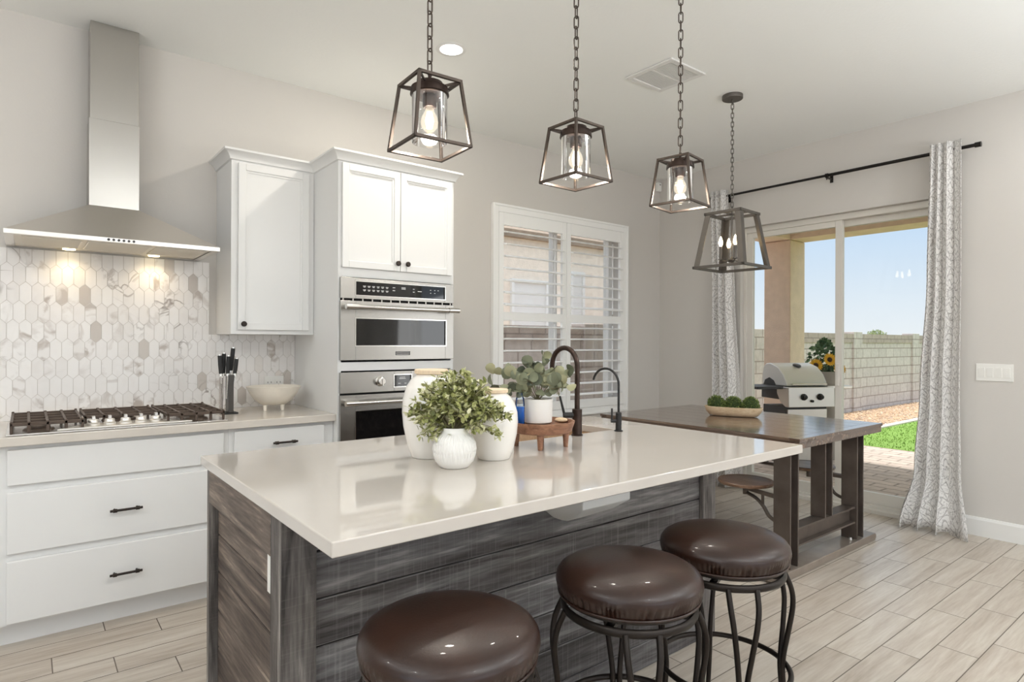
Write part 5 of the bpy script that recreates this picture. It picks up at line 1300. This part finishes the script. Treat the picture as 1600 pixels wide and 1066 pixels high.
# neighbour's house
t = thing('neighbour_house', 'tan stucco neighbouring house seen through the shutters', 'house', (6.5, 10, 0))
HYW = 9.0
build(MB().box(-2, 9.7, HYW, 16, GZ, 3.29), 'walls', 'stucco_house', t)
m = MB().loops([[(-2.4, HYW - 0.12, 3.28), (9.95, HYW - 0.12, 3.28), (9.95, 16.5, 3.28), (-2.4, 16.5, 3.28)], [(-2.4, HYW - 0.12, 3.42), (9.95, HYW - 0.12, 3.42), (9.95, 16.5, 3.42), (-2.4, 16.5, 3.42)], [(1.5, 12.4, 5.0), (6.3, 12.4, 5.0), (6.3, 12.6, 5.0), (1.5, 12.6, 5.0)]])
build(m, 'roof', 'roof_tile', t)
for a, b, c, d_ in ((7.15, 7.95, 1.35, 2.45), (8.68, 8.95, 0.9, 2.7)):
    f = build(framed_plate(a - 0.06, b + 0.06, c - 0.06, d_ + 0.06, a, b, c, d_, HYW - 0.06, HYW + 0.02), 'window_frame', 'trim_white', t)
    build(MB().box(a, b, HYW - 0.03, HYW - 0.02, c, d_), 'window_pane', 'vent_white', f)

# ------------------------------------------------------------------ grill and flowers on the patio
t = thing('barbecue_grill', 'stainless two-burner gas grill on the patio', 'grill', (0, 0, 0))
z_ = lambda v: v - GZ
gw, gd = 0.25, 0.23
lidp = [(gd, 0.93), (gd, 1.06), (gd - 0.02, 1.135), (gd - 0.07, 1.172), (gd - 0.15, 1.18), (-0.06, 1.14), (-0.16, 1.06), (-0.21, 0.98), (-0.225, 0.935)]
lid = build(MB().prism([(p[0], p[1]) for p in lidp], 'x', -gw, gw), 'lid', 'grill_steel', t, smooth=30, bevel=0.008)
m = MB().tube([(-gw + 0.04, -0.262, 0.955), (gw - 0.04, -0.262, 0.955)], 0.012, 12)
for x in (-gw + 0.06, gw - 0.06): m.cyl((x, -0.262, 0.955), (x, -0.215, 0.955), 0.008, n=8)
build(m, 'handle', 'steel_bright', lid, smooth=40)
build(MB().lathe([(0.045, 0), (0.045, 0.012), (0.04, 0.015)], 0, 0, 0, 24).xform(lambda p: (p[0], 0.0 - 0.045 + p[1] * 0.9 , 1.148 + p[2] + p[1] * 0.3)), 'thermometer', 'grill_dark', lid, smooth=40)
build(MB().prism([(-0.10 + gd * 0.3, 0.931), (0.20, 0.931), (0.17, 0.985), (0.09, 1.015), (0.01, 0.985)], 'x', -gw - 0.006, -gw - 0.0005), 'end_vent', 'grill_dark', lid)
build(MB().box(-gw - 0.01, gw + 0.01, -0.215, gd, 0.78, 0.93), 'firebox', 'grill_dark', t)
pp = [(-0.20, 0.925), (-0.30, 0.925), (-0.305, 0.71), (-0.24, 0.71), (-0.15, 0.76), (-0.09, 0.85), (-0.085, 0.925)]
cpn = build(MB().prism(pp, 'x', -gw - 0.03, gw + 0.03), 'control_panel', 'steel', t, bevel=0.004)
for x in (-0.10, 0.10):
    m = MB().lathe([(0.036, 0), (0.036, 0.008), (0.026, 0.012), (0.024, 0.035), (0.02, 0.038)], n=20).xform(lambda p: (x + p[0], -0.304 - p[2], 0.82 + p[1])); build(m, 'knob', 'matte_black', cpn, smooth=40)
build(MB().cyl((0, -0.304, 0.775), (0, -0.322, 0.775), 0.014, n=14), 'igniter', 'matte_black', cpn, smooth=40)
build(MB().box(-gw, gw, -0.21, gd - 0.02, z_(GZ) + 0.07, 0.70), 'cart', 'grill_dark', t)
build(MB().box(-gw + 0.01, gw - 0.01, -0.232, -0.212, 0.10, 0.68), 'cart_door', 'steel', t, bevel=0.004)
for s in (-1, 1):
    build(MB().box(s * (gw + 0.02) if s > 0 else -gw - 0.34, gw + 0.34 if s > 0 else -gw - 0.02, -0.20, 0.20, 0.90, 0.93), 'side_shelf', 'grill_dark' if s < 0 else 'steel_bright', t, bevel=0.006)
for x in (-gw + 0.02, gw - 0.02):
    for y in (-0.19, 0.19): build(MB().cyl((x - 0.012, y, 0.035), (x + 0.012, y, 0.035), 0.035, n=20), 'wheel', 'matte_black', t, smooth=40)
t.location = (6.86, 3.47, GZ); t.rotation_euler = (0, 0, math.radians(-27.7))

fx_, fy_ = 7.65, 3.50
t = thing('sunflower_planter', 'grey planter of yellow sunflowers behind the grill', 'planter', (fx_, fy_, GZ))
build(MB().lathe([(0.14, GZ + 0.001), (0.15, GZ + 0.02), (0.175, 0.98), (0.16, 0.985), (0.15, 0.94), (0.01, 0.935)], fx_, fy_, 0, 32), 'pot', 'pot_grey', t, smooth=40)
lf = MB(); st = MB()
for i in range(260):
    n_ = rv(rnd); add_leaf(lf, Vector((fx_ + n_.x * 0.2 * rnd.random(), fy_ + n_.y * 0.2 * rnd.random(), 1.14 + n_.z * 0.2)), (n_ + rv(rnd)).normalized(), rv(rnd), 0.07, 0.022)
for i in range(8): a = i * PI / 4; st.tube([(fx_, fy_, 0.93), (fx_ + 0.1 * math.cos(a), fy_ + 0.1 * math.sin(a), 1.15)], 0.006, 6)
build(st, 'stems', 'stem', t); build(lf, 'foliage', 'outdoor_leaf', t)
for (rr, zz, ff) in ((-0.16, 1.06, -0.12), (0.11, 1.02, -0.14), (-0.02, 1.13, -0.17)):
    c = Vector((fx_, fy_, 0)) + R0 * rr + F0 * ff + Vector((0, 0, zz)); nrm = (-F0 + Z0 * 0.25 + R0 * rr).normalized(); a1 = nrm.orthogonal().normalized(); a2 = nrm.cross(a1); m = MB()
    for k in range(18):
        q = 2 * PI * k / 18; d_ = a1 * math.cos(q) + a2 * math.sin(q); add_leaf(m, c + d_ * 0.02, (d_ + nrm * 0.25).normalized(), nrm, 0.065, 0.013)
    fl = build(m, 'flower', 'petal', t)
    build(MB().sphere(c, 0.03, 12, 8), 'flower_eye', 'flower_eye', fl, smooth=60)
